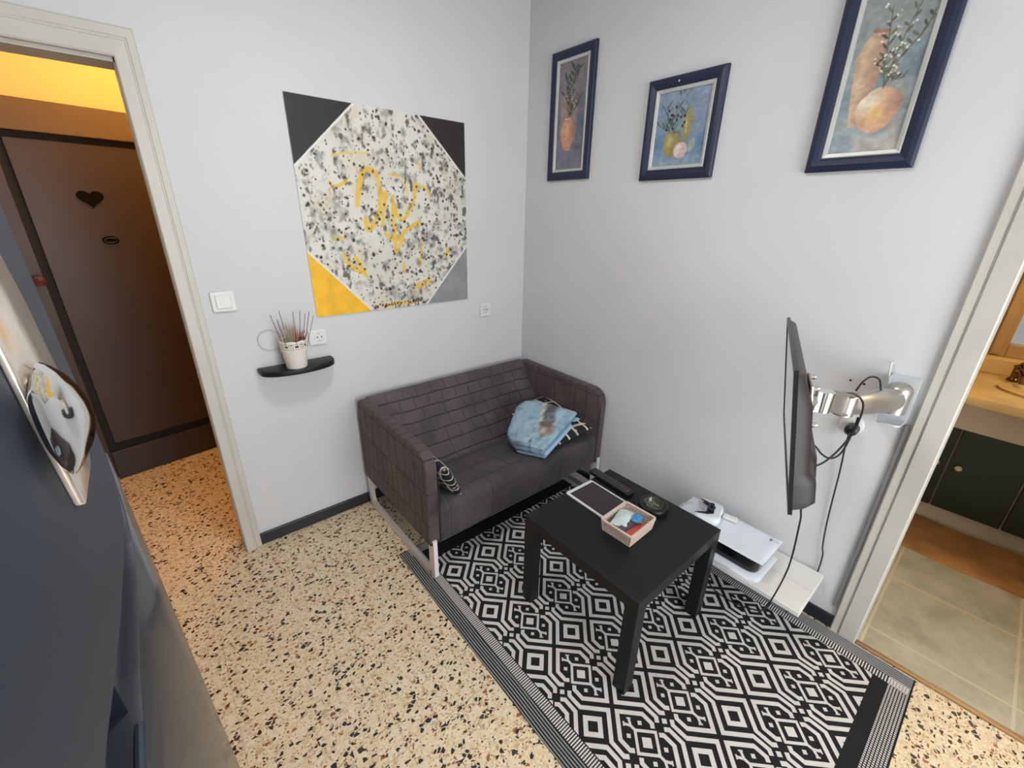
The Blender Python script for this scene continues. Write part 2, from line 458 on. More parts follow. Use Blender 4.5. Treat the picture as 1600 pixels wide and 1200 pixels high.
# right wall (x = 0) with the doorway to the bathroom
OY = -2.112
bm = bmesh.new()
box(bm, 0.0, 0.12, OY, 0.0, -0.02, H); box(bm, 0.0, 0.12, -2.95, OY, 2.05, H); box(bm, 0.0, 0.12, YF, -2.95, -0.02, H)
struct('wall_right', bm, M['wall'])
struct('wall_left', B(XL-0.1, XL, YF, 0.0, -0.02, H), M['wall'])
bm = bmesh.new()
box(bm, XL, -1.9, YF-0.1, YF, -0.02, H); box(bm, -0.3, 0.12, YF-0.1, YF, -0.02, H)
box(bm, -1.9, -0.3, YF-0.1, YF, -0.02, 0.12); box(bm, -1.9, -0.3, YF-0.1, YF, 2.25, H)
struct('wall_front', bm, M['wall'])
# unseen window behind the camera, enlarged to door height to light the lower room
bm = bmesh.new()
for a in ((-1.9, -1.84, 0.12, 2.25), (-0.36, -0.3, 0.12, 2.25), (-1.84, -0.36, 0.12, 0.18), (-1.84, -0.36, 2.19, 2.25), (-1.13, -1.07, 0.18, 2.19)):
    box(bm, a[0], a[1], YF-0.07, YF-0.02, a[2], a[3], 0.004)
w = struct('window_1', bm, M['paint'])
obj('window_pane', B(-1.84, -0.36, YF-0.052, YF-0.046, 0.18, 2.19), mat('clear_pane', (255, 255, 255), 0.0, trans=1.0, ior=1.0), w)

# door casings ------------------------------------------------------
def casing_profile(w):
    # (across from outer edge to opening, height off the wall)
    return [(0, 0), (0, 0.012), (0.004, 0.016), (0.022, 0.016), (0.026, 0.013), (0.029, 0.013), (0.032, 0.020), (w-0.004, 0.022), (w, 0.019), (w, 0)]
def casing(bm, path, width, along):
    """path: outer corner polyline [(a,z)...] and inner polyline; swept mitred profile"""
    outer, inner = path
    prof = casing_profile(width); rings = []
    for (oa, oz), (ia, iz) in zip(outer, inner):
        ring = []
        for s, h in prof:
            t = s/width; a = oa+(ia-oa)*t; z = oz+(iz-oz)*t
            ring.append(bm.verts.new((a, -h, z) if along == 'x' else (-h, a, z)))
        rings.append(ring)
    m = len(prof)
    for A, Bq in zip(rings[:-1], rings[1:]):
        for k in range(m): bm.faces.new((A[k], A[(k+1) % m], Bq[(k+1) % m], Bq[k]))
    bm.faces.new(rings[0]); bm.faces.new(rings[-1][::-1])
bm = bmesh.new()
casing(bm, ([(-1.7476, 0), (-1.7476, 2.138), (-2.687, 2.138), (-2.687, 0)], [(OX, 0), (OX, OZ), (-2.62, OZ), (-2.62, 0)]), 0.07, 'x')
box(bm, OX-0.004, OX, 0.0, 0.12, 0, OZ); box(bm, -2.62, OX, 0.0, 0.12, OZ-0.012, OZ)
struct('trim_1', bm, M['paint'], label='worn white door casing around the hall doorway')
bm = bmesh.new()
casing(bm, ([(-2.026, 0), (-2.026, 2.14), (-3.03, 2.14), (-3.03, 0)], [(OY, 0), (OY, 2.05), (-2.95, 2.05), (-2.95, 0)]), 0.086, 'y')
box(bm, 0.0, 0.12, OY-0.004, OY, 0, 2.05)
struct('trim_2', bm, M['paint'], label='worn white door casing around the bathroom doorway')
bm = bmesh.new(); box(bm, -0.010, 0, -2.020, -2.008, 0.11, 0.95, 0.002)  # grey strip stands in for the shadow beside the casing
struct('shadow_strip', bm, M['grey'], label='thin grey strip standing for the shadow along the bathroom door casing')
bm = bmesh.new(); box(bm, -0.017, 0.005, -2.95, OY, 0.0, 0.010, 0.004)
struct('trim_4', bm, M['lead'], label='brass threshold strip of the bathroom doorway')
bm = B(-1.7476, 0.0, -0.012, 0.0, 0.0, 0.065, bev=0.003)
struct('baseboard_back', bm, M['skirt'], label='black skirting under the white wall behind the sofa')
bm = B(-0.012, 0.0, -2.026, -0.012, 0.0, 0.06, bev=0.003)
struct('baseboard_right', bm, M['skirt'], label='black skirting along the right wall')

# ================================================================= HALL behind the doorway
# entrance door wall is set at a slight angle
A0 = Vector((-2.288, 1.166, 0)); A1 = Vector((-1.783, 1.257, 0)); U = (A1-A0).normalized(); Nn = Vector((U.y, -U.x, 0))  # towards the room
def hall_mtx():
    return Matrix(((U.x, -Nn.x, 0, A0.x), (U.y, -Nn.y, 0, A0.y), (0, 0, 1, 0), (0, 0, 0, 1)))
HM = hall_mtx()     # local: x along the door wall, y away from the room, z up
bm = bmesh.new(); box(bm, -0.8, 1.3, 0.06, 0.16, -0.02, 2.6, mtx=HM)
struct('wall_hall', bm, M['hallwall'])
struct('wall_hall_right', B(-1.15, -1.05, 0.12, 1.5, -0.02, 2.6), M['hallwall'])
struct('wall_hall_left', B(-3.1, -3.0, 0.0, 1.5, -0.02, 2.6), M['hallwall'])
struct('ceiling_hall', B(-3.1, -1.05, 0.12, 1.6, 2.6, 2.7), M['hallwall'])
bm = bmesh.new(); box(bm, -0.75, 1.2, -0.02, 0.06, 1.93, 2.07, 0.004, mtx=HM)
d = struct('door_1', bm, M['beam'], label='dark brown entrance door under a wooden header')
bm = bmesh.new(); box(bm, 0.014, 1.1, 0.022, 0.06, 0.24, 1.903, 0.003, mtx=HM); obj('door_panel', bm, M['door'], d)
bm = bmesh.new(); box(bm, -0.7, -0.02, 0.022, 0.06, 0.02, 1.903, 0.003, mtx=HM); obj('door_panel', bm, M['door'], d)
bm = bmesh.new(); box(bm, -0.75, 1.15, 0.04, 0.058, 0.01, 1.93, mtx=HM); obj('door_groove', bm, M['door_dark'], d)
bm = bmesh.new(); box(bm, -0.02, 1.1, 0.012, 0.06, 0.006, 0.19, 0.003, mtx=HM); obj('kick_board', bm, mat('kick_board_brown', (44, 34, 34), 0.45), d)
bm = bmesh.new()
lathe(bm, [(0.0, 0), (0.022, 0), (0.022, 0.008), (0.012, 0.012), (0.012, 0.03), (0.026, 0.036), (0.026, 0.05), (0.0, 0.055)], HM @ Vector((-0.042, 0.022, 1.235)), 20, axis_mtx(Nn), cap=False)
obj('door_knob', bm, mat('dark_brass_knob', (90, 44, 36), 0.3, metal=0.6), d, True)
# heart and oval on the entrance door
bm = bmesh.new()
hp = []
for k in range(40):
    t = 2*PI*k/40
    x = 16*math.sin(t)**3; y = 13*math.cos(t)-5*math.cos(2*t)-2*math.cos(3*t)-math.cos(4*t)
    hp.append((0.262+x*0.0034, 1.64+y*0.0030))
prism(bm, hp, 'y', 0.010, 0.0218, mtx=HM)
tag(obj('heart_ornament', bm, M['deco']), 'dark heart shaped ornament hanging on the brown entrance door', 'ornament')
bm = bmesh.new()
prism(bm, [(0.29+0.037*math.cos(2*PI*k/28), 1.425+0.022*math.sin(2*PI*k/28)) for k in range(28)], 'y', 0.012, 0.0218, 0.003, mtx=HM)
ov = tag(obj('oval_plaque', bm, M['deco']), 'small dark oval plaque below the heart on the entrance door', 'plaque')
bm = bmesh.new()
tube(bm, [HM @ Vector((0.29+0.027*math.cos(2*PI*k/24), 0.011, 1.425+0.013*math.sin(2*PI*k/24))) for k in range(24)], 0.002, 6, True)
obj('rim', bm, mat('plaque_rim', (20, 14, 12), 0.4), ov)

# ================================================================= BATHROOM
struct('wall_bathroom_far', B(1.62, 1.72, -3.2, -1.4, -0.02, 2.6), M['purple'])
struct('wall_bathroom_left', B(0.12, 1.62, -1.5, -1.4, -0.02, 2.6), M['bwall'])
struct('wall_bathroom_right', B(0.12, 1.62, -3.3, -3.2, -0.02, 2.6), M['bwall'])
struct('ceiling_bathroom', B(0.0, 1.72, -3.3, -1.4, 2.6, 2.7), M['ceil'])
def bow(y): return 0.10*(1-((y+2.45)/0.75)**2)   # how far the front bows out
ys = np.linspace(-3.1, -1.75, 20)
v = thing('vanity_cabinet', 'dark green vanity cabinet with round knobs under the washbasin counter', 'cabinet', (1.45, -2.4, 0))
obj('plinth', B(1.30, 1.60, -3.1, -1.72, 0, 0.085), M['cream'], v)
obj('cabinet_body', B(1.295, 1.60, -3.1, -1.72, 0.085, 0.60), M['cream'], v)
bm = bmesh.new()
prism(bm, [(1.60, -1.72), (1.25, -1.72)]+[(1.24-0.6*bow(y), y) for y in ys[::-1]]+[(1.60, -3.1)], 'z', 0.60, 0.80)
obj('apron', bm, M['cream'], v)
for y0, y1, ky in ((-1.87, -2.141, -2.10), (-2.149, -2.419, -2.19), (-2.427, -2.70, -2.66)):
    dd = obj('door', B(1.270, 1.294, y1, y0, 0.092, 0.595, bev=0.004), M['green'], v)
    bm = bmesh.new(); lathe(bm, [(0.006, 0), (0.006, 0.010), (0.014, 0.014), (0.015, 0.02), (0.009, 0.025)], (1.271, ky, 0.36), 16, axis_mtx((-1, 0, 0)))
    obj('knob', bm, M['cream'], dd, True)
c = thing('washbasin_counter', 'yellow stone washbasin counter on the dark green vanity', 'washbasin', (1.4, -2.4, 0.80))
edge = [(1.03-bow(y), y) for y in ys[::-1]]
bm = bmesh.new(); prism(bm, [(1.60, -1.72), (1.02, -1.72)]+edge+[(1.60, -3.1)], 'z', 0.80, 0.845, 0.008); obj('counter_top', bm, M['counter'], c, True)
bm = bmesh.new(); prism(bm, [(1.62, -1.72), (1.50, -1.72), (1.50, -3.1), (1.62, -3.1)], 'z', 0.845, 0.93, 0.004); obj('back_ledge', bm, M['counter'], c)
bm = bmesh.new(); lathe(bm, [(0.20, 0.0), (0.205, 0.012), (0.19, 0.016), (0.17, 0.006), (0.10, 0.002), (0.0, 0.001)], (1.24, -2.42, 0.845), 36, Matrix.Diagonal((0.75, 1.15, 1, 1)), cap=False)
obj('basin', bm, M['counter'], c, True)
t = thing('basin_tap', 'bronze mixer tap on the yellow washbasin counter', 'tap', (1.40, -2.235, 0.845))
bm = bmesh.new(); lathe(bm, [(0.026, 0), (0.026, 0.012), (0.018, 0.02), (0.018, 0.07), (0.022, 0.08), (0.0, 0.092)], (1.42, -2.235, 0.845), 20); obj('tap_body', bm, M['bronze'], t, True)
bm = bmesh.new(); tube(bm, [(1.42, -2.235, 0.895), (1.36, -2.245, 0.915), (1.29, -2.26, 0.90), (1.27, -2.263, 0.87)], 0.013, 12, sub=5); obj('spout', bm, M['bronze'], t, True)
bm = bmesh.new(); tube(bm, [(1.42, -2.235, 0.935), (1.40, -2.29, 0.97), (1.38, -2.35, 0.985)], 0.008, 10, sub=4); obj('lever', bm, M['bronze'], t, True)
m_ = thing('wall_mirror', 'wood framed mirror above the washbasin counter', 'mirror', (1.60, -2.5, 0.93))
bm = bmesh.new()
for a in ((-2.17, -2.098, 0.93, 1.95), (-2.95, -2.878, 0.93, 1.95), (-2.878, -2.17, 0.93, 1.0), (-2.878, -2.17, 1.88, 1.95)):
    box(bm, 1.575, 1.618, a[0], a[1], a[2], a[3], 0.004)
box(bm, 1.560, 1.576, -2.150, -2.112, 0.94, 1.94, 0.005)
obj('frame', bm, M['mframe'], m_)
obj('mirror_glass', B(1.60, 1.612, -2.88, -2.168, 0.99, 1.89), M['mirror'], m_)
bm = bmesh.new()
P = np.zeros((30, 40, 3))
for i in range(30):
    for j in range(40):
        x = 0.86+0.40*i/29; y = -3.0+1.2*j/39
        P[i, j] = (x+0.006*math.sin(y*17), y, 0.012+0.004*mnoise.noise((x*20, y*20, 0)) if 0 < i < 29 and 0 < j < 39 else 0.001)
bm.free()
tag(grid_mesh('bath_mat', P, M['orange']), 'orange bath mat on the tiles before the green vanity', 'bath mat')

# ================================================================= FRIDGE (slate, very near the camera on the left)
FL = 0.022
def fx(z): return -1.993+FL*(1.6-z)
SH = Matrix(((1, 0, -FL, -1.993+FL*1.6), (0, 1, 0, 0), (0, 0, 1, 0), (0, 0, 0, 1)))     # local x = distance in front of the face plane
f = thing('refrigerator', 'slate blue refrigerator with a chrome handle plate in the left foreground', 'refrigerator', (-2.3, -1.68, 0))
bm = bmesh.new(); box(bm, -0.55, -0.035, -2.0, -1.366, 0.02, 1.78, 0.006, mtx=SH); obj('fridge_body', bm, M['fridge'], f)
up = [(-1.99, 1.235), (-1.80, 1.229), (-1.73, 1.217), (-1.63, 1.205), (-1.50, 1.200), (-1.455, 1.205), (-1.425, 1.222), (-1.402, 1.25), (-1.392, 1.29), (-1.388, 1.40), (-1.388, 1.76), (-1.99, 1.76)]
bm = bmesh.new(); prism(bm, up, 'x', -0.034, 0.0, 0.003, 3, mtx=SH); ud = obj('freezer_door', bm, M['fridge'], f, True, 50)
lo = [(-1.99, 0.06), (-1.368, 0.06), (-1.364, 1.22), (-1.372, 1.272), (-1.392, 1.262), (-1.410, 1.215), (-1.425, 1.186), (-1.45, 1.165), (-1.49, 1.153), (-1.55, 1.147), (-1.66, 1.146), (-1.74, 1.137), (-1.99, 1.128)]
bm = bmesh.new(); prism(bm, lo, 'x', -0.034, -0.0015, 0.0012, 2, mtx=SH); ld = obj('fridge_door', bm, M['fridge_low'], f, True, 50)
bm = bmesh.new(); prism(bm, [(-1.375, 1.20), (-1.362, 1.21), (-1.362, 1.77), (-1.384, 1.77), (-1.386, 1.30)], 'x', -0.034, -0.008, 0.003, 2, mtx=SH); obj('edge_trim', bm, mat('fridge_edge', (84, 88, 94), 0.35, nscale=120, nstr=0.2), f, True)
bm = bmesh.new(); prism(bm, [(-1.70, 1.13), (-1.70, 1.225), (-1.38, 1.225), (-1.38, 1.13)], 'x', -0.034, -0.012, mtx=SH); obj('door_gasket', bm, M['fridge_gap'], f)
bm = bmesh.new(); tube(bm, [SH @ Vector((-0.004, y, 1.141+0.03*(y+1.7)*0)) for y in (-1.98, -1.85, -1.72)], 0.004, 8); obj('grip_lip', bm, mat('grip_lip', (52, 60, 72), 0.18), f, True)
# chrome handle plate: pointed at the bottom, on the freezer door
def painted_reflection():
    m, nt, b = new_mat('polished_plate')
    v = coords(nt)
    n = nd(nt, 'ShaderNodeTexNoise', {'Vector': v, 'Scale': 14.0, 'Detail': 6.0, 'Distortion': 1.5})
    nt.links.new(ramp(nt, n.outputs[0], [(0.3, rgb(206, 190, 172)), (0.55, rgb(224, 214, 202)), (0.75, rgb(190, 178, 166))]), b.inputs['Base Color'])  # cream mottling: reflected ceiling and walls painted into the chrome
    b.inputs['Metallic'].default_value = 0.55; b.inputs['Roughness'].default_value = 0.16
    bump(nt, b, n.outputs[0], 0.1, 0.004)
    return m
pl = [(-1.72, 1.74), (-1.644, 1.494), (-1.64, 1.427), (-1.627, 1.333), (-1.615, 1.326), (-1.537, 1.328), (-1.507, 1.338), (-1.487, 1.395), (-1.497, 1.444), (-1.506, 1.505), (-1.523, 1.551), (-1.570, 1.61), (-1.68, 1.74)]
bm = bmesh.new(); prism(bm, pl, 'x', 0.0, 0.006, 0.002, 2, mtx=SH)
hp_ = obj('handle_plate', bm, painted_reflection(), f, True, 50); hp_['label'] = 'polished handle plate with a pale reflection in its colour'
cup = [(-1.605, 1.467), (-1.65, 1.46), (-1.668, 1.45), (-1.674, 1.424), (-1.668, 1.394), (-1.635, 1.368), (-1.524, 1.351), (-1.463, 1.355), (-1.464, 1.385), (-1.506, 1.422), (-1.554, 1.448)]
cp = [(p.x, p.y) for p in smooth_path([(a, b_, 0) for a, b_ in cup], 5, True)]
ccx = sum(p[0] for p in cp)/len(cp); ccz = sum(p[1] for p in cp)/len(cp)
bm = bmesh.new(); rings = []
for s, h in ((0.80, 0.006), (0.92, 0.0095), (0.98, 0.0125), (0.92, 0.0155), (0.76, 0.0185), (0.52, 0.0210), (0.26, 0.0222)):
    rings.append([bm.verts.new(SH @ Vector((h, ccx+(p[0]-ccx)*s, ccz+(p[1]-ccz)*s))) for p in cp])
for a, b_ in zip(rings[:-1], rings[1:]):
    for k in range(len(cp)): bm.faces.new((a[k], a[(k+1) % len(cp)], b_[(k+1) % len(cp)], b_[k]))
bm.faces.new(rings[-1])
o = obj('handle_cup', bm, M['chrome'], f, True, 80); o['label'] = 'mirror chrome cup pull'
bm = bmesh.new(); lathe(bm, [(0.004, 0), (0.005, 0.004), (0.0, 0.006)], SH @ Vector((0.006, -1.575, 1.358)), 10, axis_mtx((1, 0, 0)), cap=False)
obj('screw', bm, M['bronze'], f, True)

# ================================================================= MURAL PAINTING on the back wall
PX, PZ, PW, PH = -1.3135, 1.124, 0.868, 0.915
R_ = Ras(PW, PH, 0.003)
nA = R_.noise(9, 4, 1); nB = R_.noise(22, 3, 2); nC = R_.noise(60, 2, 3, 1.0, 0.8)
R_.c[:] = (214, 212, 204)
R_.blend(np.clip((nA-0.45)*2.2, 0, 0.5), (196, 192, 176))
R_.blend(np.clip((nB-0.50)*3.6, 0, 0.6)*np.clip((nC-0.25)*2.4, 0, 1), (118, 118, 116))
R_.blend(np.clip((R_.noise(40, 3, 5, 1.3, 0.8)-0.63)*6, 0, 0.75), (60, 60, 60))
R_.blend(np.clip((R_.noise(12, 3, 8)-0.60)*3, 0, 0.5), (206, 190, 160))
rs = random.Random(3)
YEL = (226, 180, 60)
STR = {'a': [(0.256, 0.504), (0.269, 0.574), (0.296, 0.644), (0.332, 0.659), (0.363, 0.631), (0.373, 0.579), (0.375, 0.543), (0.357, 0.47), (0.338, 0.433), (0.308, 0.396), (0.293, 0.401), (0.288, 0.442)], 'b': [(0.403, 0.563), (0.385, 0.489), (0.372, 0.415)], 'c': [(0.426, 0.644), (0.478, 0.639), (0.508, 0.604), (0.516, 0.568)], 'd': [(0.438, 0.546), (0.43, 0.453), (0.433, 0.376), (0.431, 0.287)], 'e': [(0.384, 0.372), (0.442, 0.342), (0.502, 0.395), (0.575, 0.43)], 'f': [(0.431, 0.287), (0.476, 0.346)], 'g': [(0.559, 0.607), (0.554, 0.55), (0.521, 0.483), (0.484, 0.444), (0.452, 0.462), (0.44, 0.509)], 'h': [(0.564, 0.607), (0.621, 0.591), (0.648, 0.544)], 'i': [(0.166, 0.703), (0.212, 0.715), (0.258, 0.72), (0.325, 0.726)], 'j': [(0.138, 0.592), (0.167, 0.577), (0.216, 0.605)], 'k': [(0.165, 0.278), (0.188, 0.23), (0.254, 0.187)], 'l': [(0.218, 0.266), (0.263, 0.176)], 'm': [(0.586, 0.339), (0.559, 0.21)], 'n': [(0.54, 0.104), (0.616, 0.125)], 'o': [(0.509, 0.018), (0.413, 0.023), (0.344, 0.015)], 'p': [(0.583, 0.705), (0.598, 0.683)], 'q': [(0.128, 0.352), (0.166, 0.36)], 'r': [(0.471, 0.225), (0.468, 0.184)], 's': [(0.741, 0.288), (0.727, 0.256)]}
WD = {'a': 0.024, 'c': 0.013, 'h': 0.014, 'i': 0.011, 'j': 0.015, 'm': 0.013, 'n': 0.03, 'k': 0.02, 'l': 0.018, 'p': 0.013, 'q': 0.02, 'r': 0.014, 's': 0.02}
AL = {'i': 0.6, 'c': 0.6, 'h': 0.75, 'j': 0.9, 'q': 0.6}
rgh = 0.35+1.1*R_.noise(45, 2, 11)
for k, p in STR.items():
    R_.stroke(p, WD.get(k, 0.019), YEL, 0.008, AL.get(k, 0.95), rough=rgh)
for i in range(760):
    x = rs.random()*PW; y = rs.random()*PH; r = rs.choice((0.003, 0.004, 0.0045, 0.006, 0.008))
    if rs.random() < 0.35 or y < 0.35: x = min(PW, max(0, x+rs.uniform(-.03, .03)))
    R_.ell(x, y, r*rs.uniform(0.7, 1.3), r*rs.uniform(0.7, 1.5), rs.choice(((20, 20, 22), (30, 22, 22), (60, 34, 30), (90, 62, 50))), 0.95, 0.5, rs.random()*3)
for i in range(60):
    x = rs.random()*PW; y = rs.random()*PH
    R_.ell(x, y, rs.uniform(0.008, 0.02), rs.uniform(0.012, 0.03), (58, 58, 58), 0.55, 1.0, rs.random()*3)
for i in range(46):
    t = rs.random(); x = 0.27+0.35*t; R_.ell(x, 0.008+0.02*rs.random(), 0.006, 0.006, rs.choice(((24, 22, 22), (120, 66, 30))), 0.9, 0.5)
WH = (222, 221, 216)
def corner(pts, col, seed):
    inn = pts
    cx = sum(p[0] for p in pts)/3; cy = sum(p[1] for p in pts)/3
    R_.poly([(cx+(p[0]-cx)*1.0, cy+(p[1]-cy)*1.0) for p in pts], WH)
    n = R_.noise(24, 3, seed)*0.6+0.2
    a, b_, c_ = pts         # a = outer corner, hypotenuse b-c drawn back by the white line
    k = 0.955
    c2 = np.array(col, float)[None, None, :]*(0.86+0.28*n[..., None])
    R_.poly([a, (a[0]+(b_[0]-a[0])*k, a[1]+(b_[1]-a[1])*k), (a[0]+(c_[0]-a[0])*k, a[1]+(c_[1]-a[1])*k)], c2)
corner([(0, PH), (0.290, PH), (0, PH-0.275)], (27, 27, 33), 21)
corner([(PW, PH), (PW-0.275, PH), (PW, PH-0.27)], (38, 27, 29), 22)
corner([(0, 0), (0.284, 0), (0, 0.312)], (238, 180, 24), 23)
corner([(PW, 0), (PW-0.284, 0), (PW, 0.312)], (138, 139, 140), 24)
P = np.stack([PX+R_.x, np.full_like(R_.x, -0.006), PZ+R_.y], -1)
pa = thing('painting', 'unframed square abstract canvas, speckled octagon with black, yellow and grey corners', 'painting', (PX+PW/2, -0.003, PZ))
grid_mesh('painted_face', P, M['canvas'], pa, R_.linear(), smooth=False)
obj('canvas_backing', B(PX, PX+PW, -0.0055, -0.0005, PZ, PZ+PH), mat('canvas_edge', (200, 200, 196), 0.8), pa)

# ================================================================= THREE FRAMED STILL LIFES on the right wall
def leaves(R, pts, cols, n, ln, w, seed, spread=1.0, flowers=None):
    r = random.Random(seed)
    P = smooth_path([(p[0], p[1], 0) for p in pts], 8)
    R.stroke(pts, 0.0028, cols[0], 0.0015)
    for i in range(n):
        p = P[int((0.12+0.88*i/n)*(len(P)-1))]
        a = PI/2+(1 if i % 2 else -1)*r.uniform(0.5, 1.0)*spread
        l = ln*r.uniform(0.7, 1.2)
        q = (p.x+l*math.cos(a), p.y+l*math.sin(a))
        mid = ((p.x+q[0])/2, (p.y+q[1])/2)
        R.ell(mid[0], mid[1], l/2, w, r.choice(cols), 0.95, 0.35, a)
        if flowers and r.random() < 0.7:
            for _ in range(2):
                R.ell(q[0]+r.uniform(-.006, .006), q[1]+r.uniform(-.006, .006), 0.0035, 0.0035, r.choice(flowers), 0.95, 0.4)
def pic(name, y0, z0, w, h, fw, lw, R, label, tilt=0.0):
    t = thing(name, label, 'picture', (0, y0-w/2, z0), None)
    # frame: scooped moulding, mitred, y runs from y0 (left in view) to y0-w
    prof = [(0, 0), (0, 0.014), (0.006, 0.020), (fw*0.45, 0.023), (fw*0.8, 0.017), (fw, 0.012), (fw, 0)]
    def sweep(prof, mname, m):
        bm = bmesh.new(); rings = []
        for cy, cz, dy, dz in ((y0, z0, -1, 1), (y0-w, z0, 1, 1), (y0-w, z0+h, 1, -1), (y0, z0+h, -1, -1)):
            rings.append([bm.verts.new((-hh-0.001, cy+dy*s, cz+dz*s)) for s, hh in prof])
        k = len(prof)
        for i in range(4):
            A, Bq = rings[i], rings[(i+1) % 4]
            for j in range(k): bm.faces.new((A[j], A[(j+1) % k], Bq[(j+1) % k], Bq[j]))
        return obj(mname, bm, m, t)
    sweep(prof, 'frame', M['navy'])
    a, b_ = fw-0.001, fw+lw
    sweep([(a, 0), (a, 0.013), (a+0.003, 0.016), (b_-0.002, 0.013), (b_, 0.010), (b_, 0)], 'inner_slip', M['liner'])
    P = np.stack([np.full_like(R.x, -0.007), y0-R.x, z0+R.y], -1)
    # only the part inside the slip
    grid_mesh('picture_canvas', P[:, ::-1], M['canvas'], t, R.linear()[:, ::-1], smooth=False)
    return t
def base_bg(w, h, top, bot, seed, res=0.002):
    R = Ras(w, h, res)
    n1 = R.noise(14, 4, seed); n2 = R.noise(70, 2, seed+1)
    t = np.clip(R.y/h+(n1-0.5)*0.5, 0, 1)[..., None]
    R.c[:] = np.array(bot)*(1-t)+np.array(top)*t
    return R, n1, n2
def finish(R, n2, amt=0.10):
    n3 = R.noise(120, 2, 77, 0.5, 1.0); R.c *= (0.93+0.14*n3)[..., None]
    R.c *= (1-amt+2*amt*n2)[..., None]
    g = R.c.mean(-1, keepdims=True); R.c = g+(R.c-g)*0.78
DG = [(58, 72, 58), (78, 92, 72), (48, 58, 50)]
# left: tall, vase with olive twigs
w1, h1 = 0.300, 0.597
R, n1, n2 = base_bg(w1, h1, (132, 118, 120), (112, 112, 138), 31)
R.blend(np.clip((n1-0.42)*3, 0, 0.8)*np.clip(1-abs(R.y-0.27)/0.16, 0, 1), (70, 92, 128))
R.blend(np.clip((n1-0.5)*3, 0, 0.6)*np.clip(1-R.y/0.2, 0, 1), (164, 130, 136))
R.poly([(0.069, 0.379), (0.10, 0.40), (0.17, 0.39), (0.188, 0.338), (0.19, 0.254), (0.18, 0.19), (0.10, 0.17), (0.074, 0.256)], (176, 136, 120), 0.02, 0.7)
R.ell(0.20, 0.155, 0.05, 0.022, (80, 70, 92), 0.6, 0.8)
vase = [(0.111, 0.291), (0.15, 0.290), (0.168, 0.265), (0.190, 0.235), (0.178, 0.195), (0.155, 0.161), (0.150, 0.143), (0.114, 0.143), (0.090, 0.191), (0.077, 0.235), (0.092, 0.268)]
sd = R.poly(vase, (204, 138, 98), 0.002)
R.blend(np.where(sd > 0, np.clip(1-np.hypot(R.x-0.115, R.y-0.24)/0.05, 0, 1)*0.8, 0), (232, 176, 130))
R.blend(np.where(sd > 0, np.clip((R.x-0.15)/0.05, 0, 1)*0.7, 0), (150, 78, 56))
R.stroke([(0.112, 0.291), (0.15, 0.290)], 0.006, (222, 190, 150), 0.002)
leaves(R, [(0.13, 0.292), (0.144, 0.344), (0.133, 0.41), (0.16, 0.463), (0.164, 0.518)], DG, 26, 0.045, 0.0042, 1)
leaves(R, [(0.134, 0.297), (0.123, 0.371), (0.09, 0.40)], DG, 10, 0.035, 0.004, 2)
leaves(R, [(0.144, 0.296), (0.175, 0.335), (0.213, 0.385)], DG, 12, 0.038, 0.004, 3)
leaves(R, [(0.135, 0.418), (0.118, 0.45), (0.106, 0.484)], DG, 8, 0.03, 0.004, 4)
leaves(R, [(0.16, 0.465), (0.18, 0.49), (0.205, 0.505)], DG, 8, 0.03, 0.004, 5)
for i in range(26): R.ell(0.14+random.uniform(-.05, .05), 0.38+random.uniform(-.07, .1), 0.006, 0.003, (206, 200, 178), 0.7, 0.5, random.random()*3)
finish(R, n2)
pic('framed_picture', -0.1985, 1.782, w1, h1, 0.040, 0.014, R, 'narrow navy framed still life of a terracotta vase, nearest the room corner')
# middle: small, yellow jug, pink ball, bottle
w2, h2 = 0.347, 0.392
R, n1, n2 = base_bg(w2, h2, (126, 140, 172), (104, 140, 168), 41)
R.blend(np.clip((n1-0.45)*3, 0, 0.7)*np.clip((R.x-0.2)/0.1, 0, 1)*np.clip((R.y-0.15)/0.1, 0, 1), (168, 156, 176))
R.blend(np.clip((n1-0.45)*3, 0, 0.8)*np.clip(1-abs(R.y-0.14)/0.06, 0, 1), (70, 118, 156))
R.blend(np.clip(1-R.y/0.10, 0, 0.7), (150, 168, 184))
R.poly([(0.193, 0.270), (0.222, 0.270), (0.226, 0.215), (0.217, 0.165), (0.205, 0.140), (0.189, 0.145), (0.182, 0.194), (0.188, 0.237)], (150, 138, 80), 0.002)
R.ell(0.200, 0.20, 0.008, 0.05, (190, 176, 110), 0.8, 0.8)
R.poly([(0.222, 0.145), (0.246, 0.158), (0.250, 0.123), (0.235, 0.100), (0.222, 0.104)], (150, 164, 150), 0.003)
R.ell(0.141, 0.138, 0.041, 0.050, (158, 140, 74), 1, 0.06); R.ell(0.130, 0.150, 0.022, 0.030, (206, 182, 108), 0.8, 0.9)
R.stroke([(0.118, 0.184), (0.170, 0.182)], 0.010, (140, 122, 66), 0.003)
R.ell(0.187, 0.113, 0.032, 0.032, (206, 178, 174), 1, 0.06); R.ell(0.180, 0.122, 0.018, 0.018, (232, 212, 204), 0.8, 0.9)
GR = [(64, 96, 78), (92, 124, 104), (50, 78, 62), (120, 146, 130)]
for i, pth in enumerate(([(0.143, 0.186), (0.144, 0.243), (0.151, 0.297), (0.176, 0.335)], [(0.143, 0.186), (0.11, 0.247), (0.073, 0.296)], [(0.146, 0.186), (0.183, 0.238), (0.201, 0.281)], [(0.132, 0.187), (0.10, 0.20), (0.070, 0.216)])):
    leaves(R, pth, GR, 14, 0.042, 0.0036, 50+i, 0.8)
for x, y in [(0.142, 0.279), (0.109, 0.269), (0.124, 0.25), (0.132, 0.249), (0.121, 0.235), (0.154, 0.246), (0.152, 0.229), (0.171, 0.239), (0.187, 0.241), (0.138, 0.198), (0.107, 0.197), (0.182, 0.205), (0.189, 0.217)]:
    R.ell(x, y, 0.0055, 0.0062, (44, 26, 44), 1, 0.3)
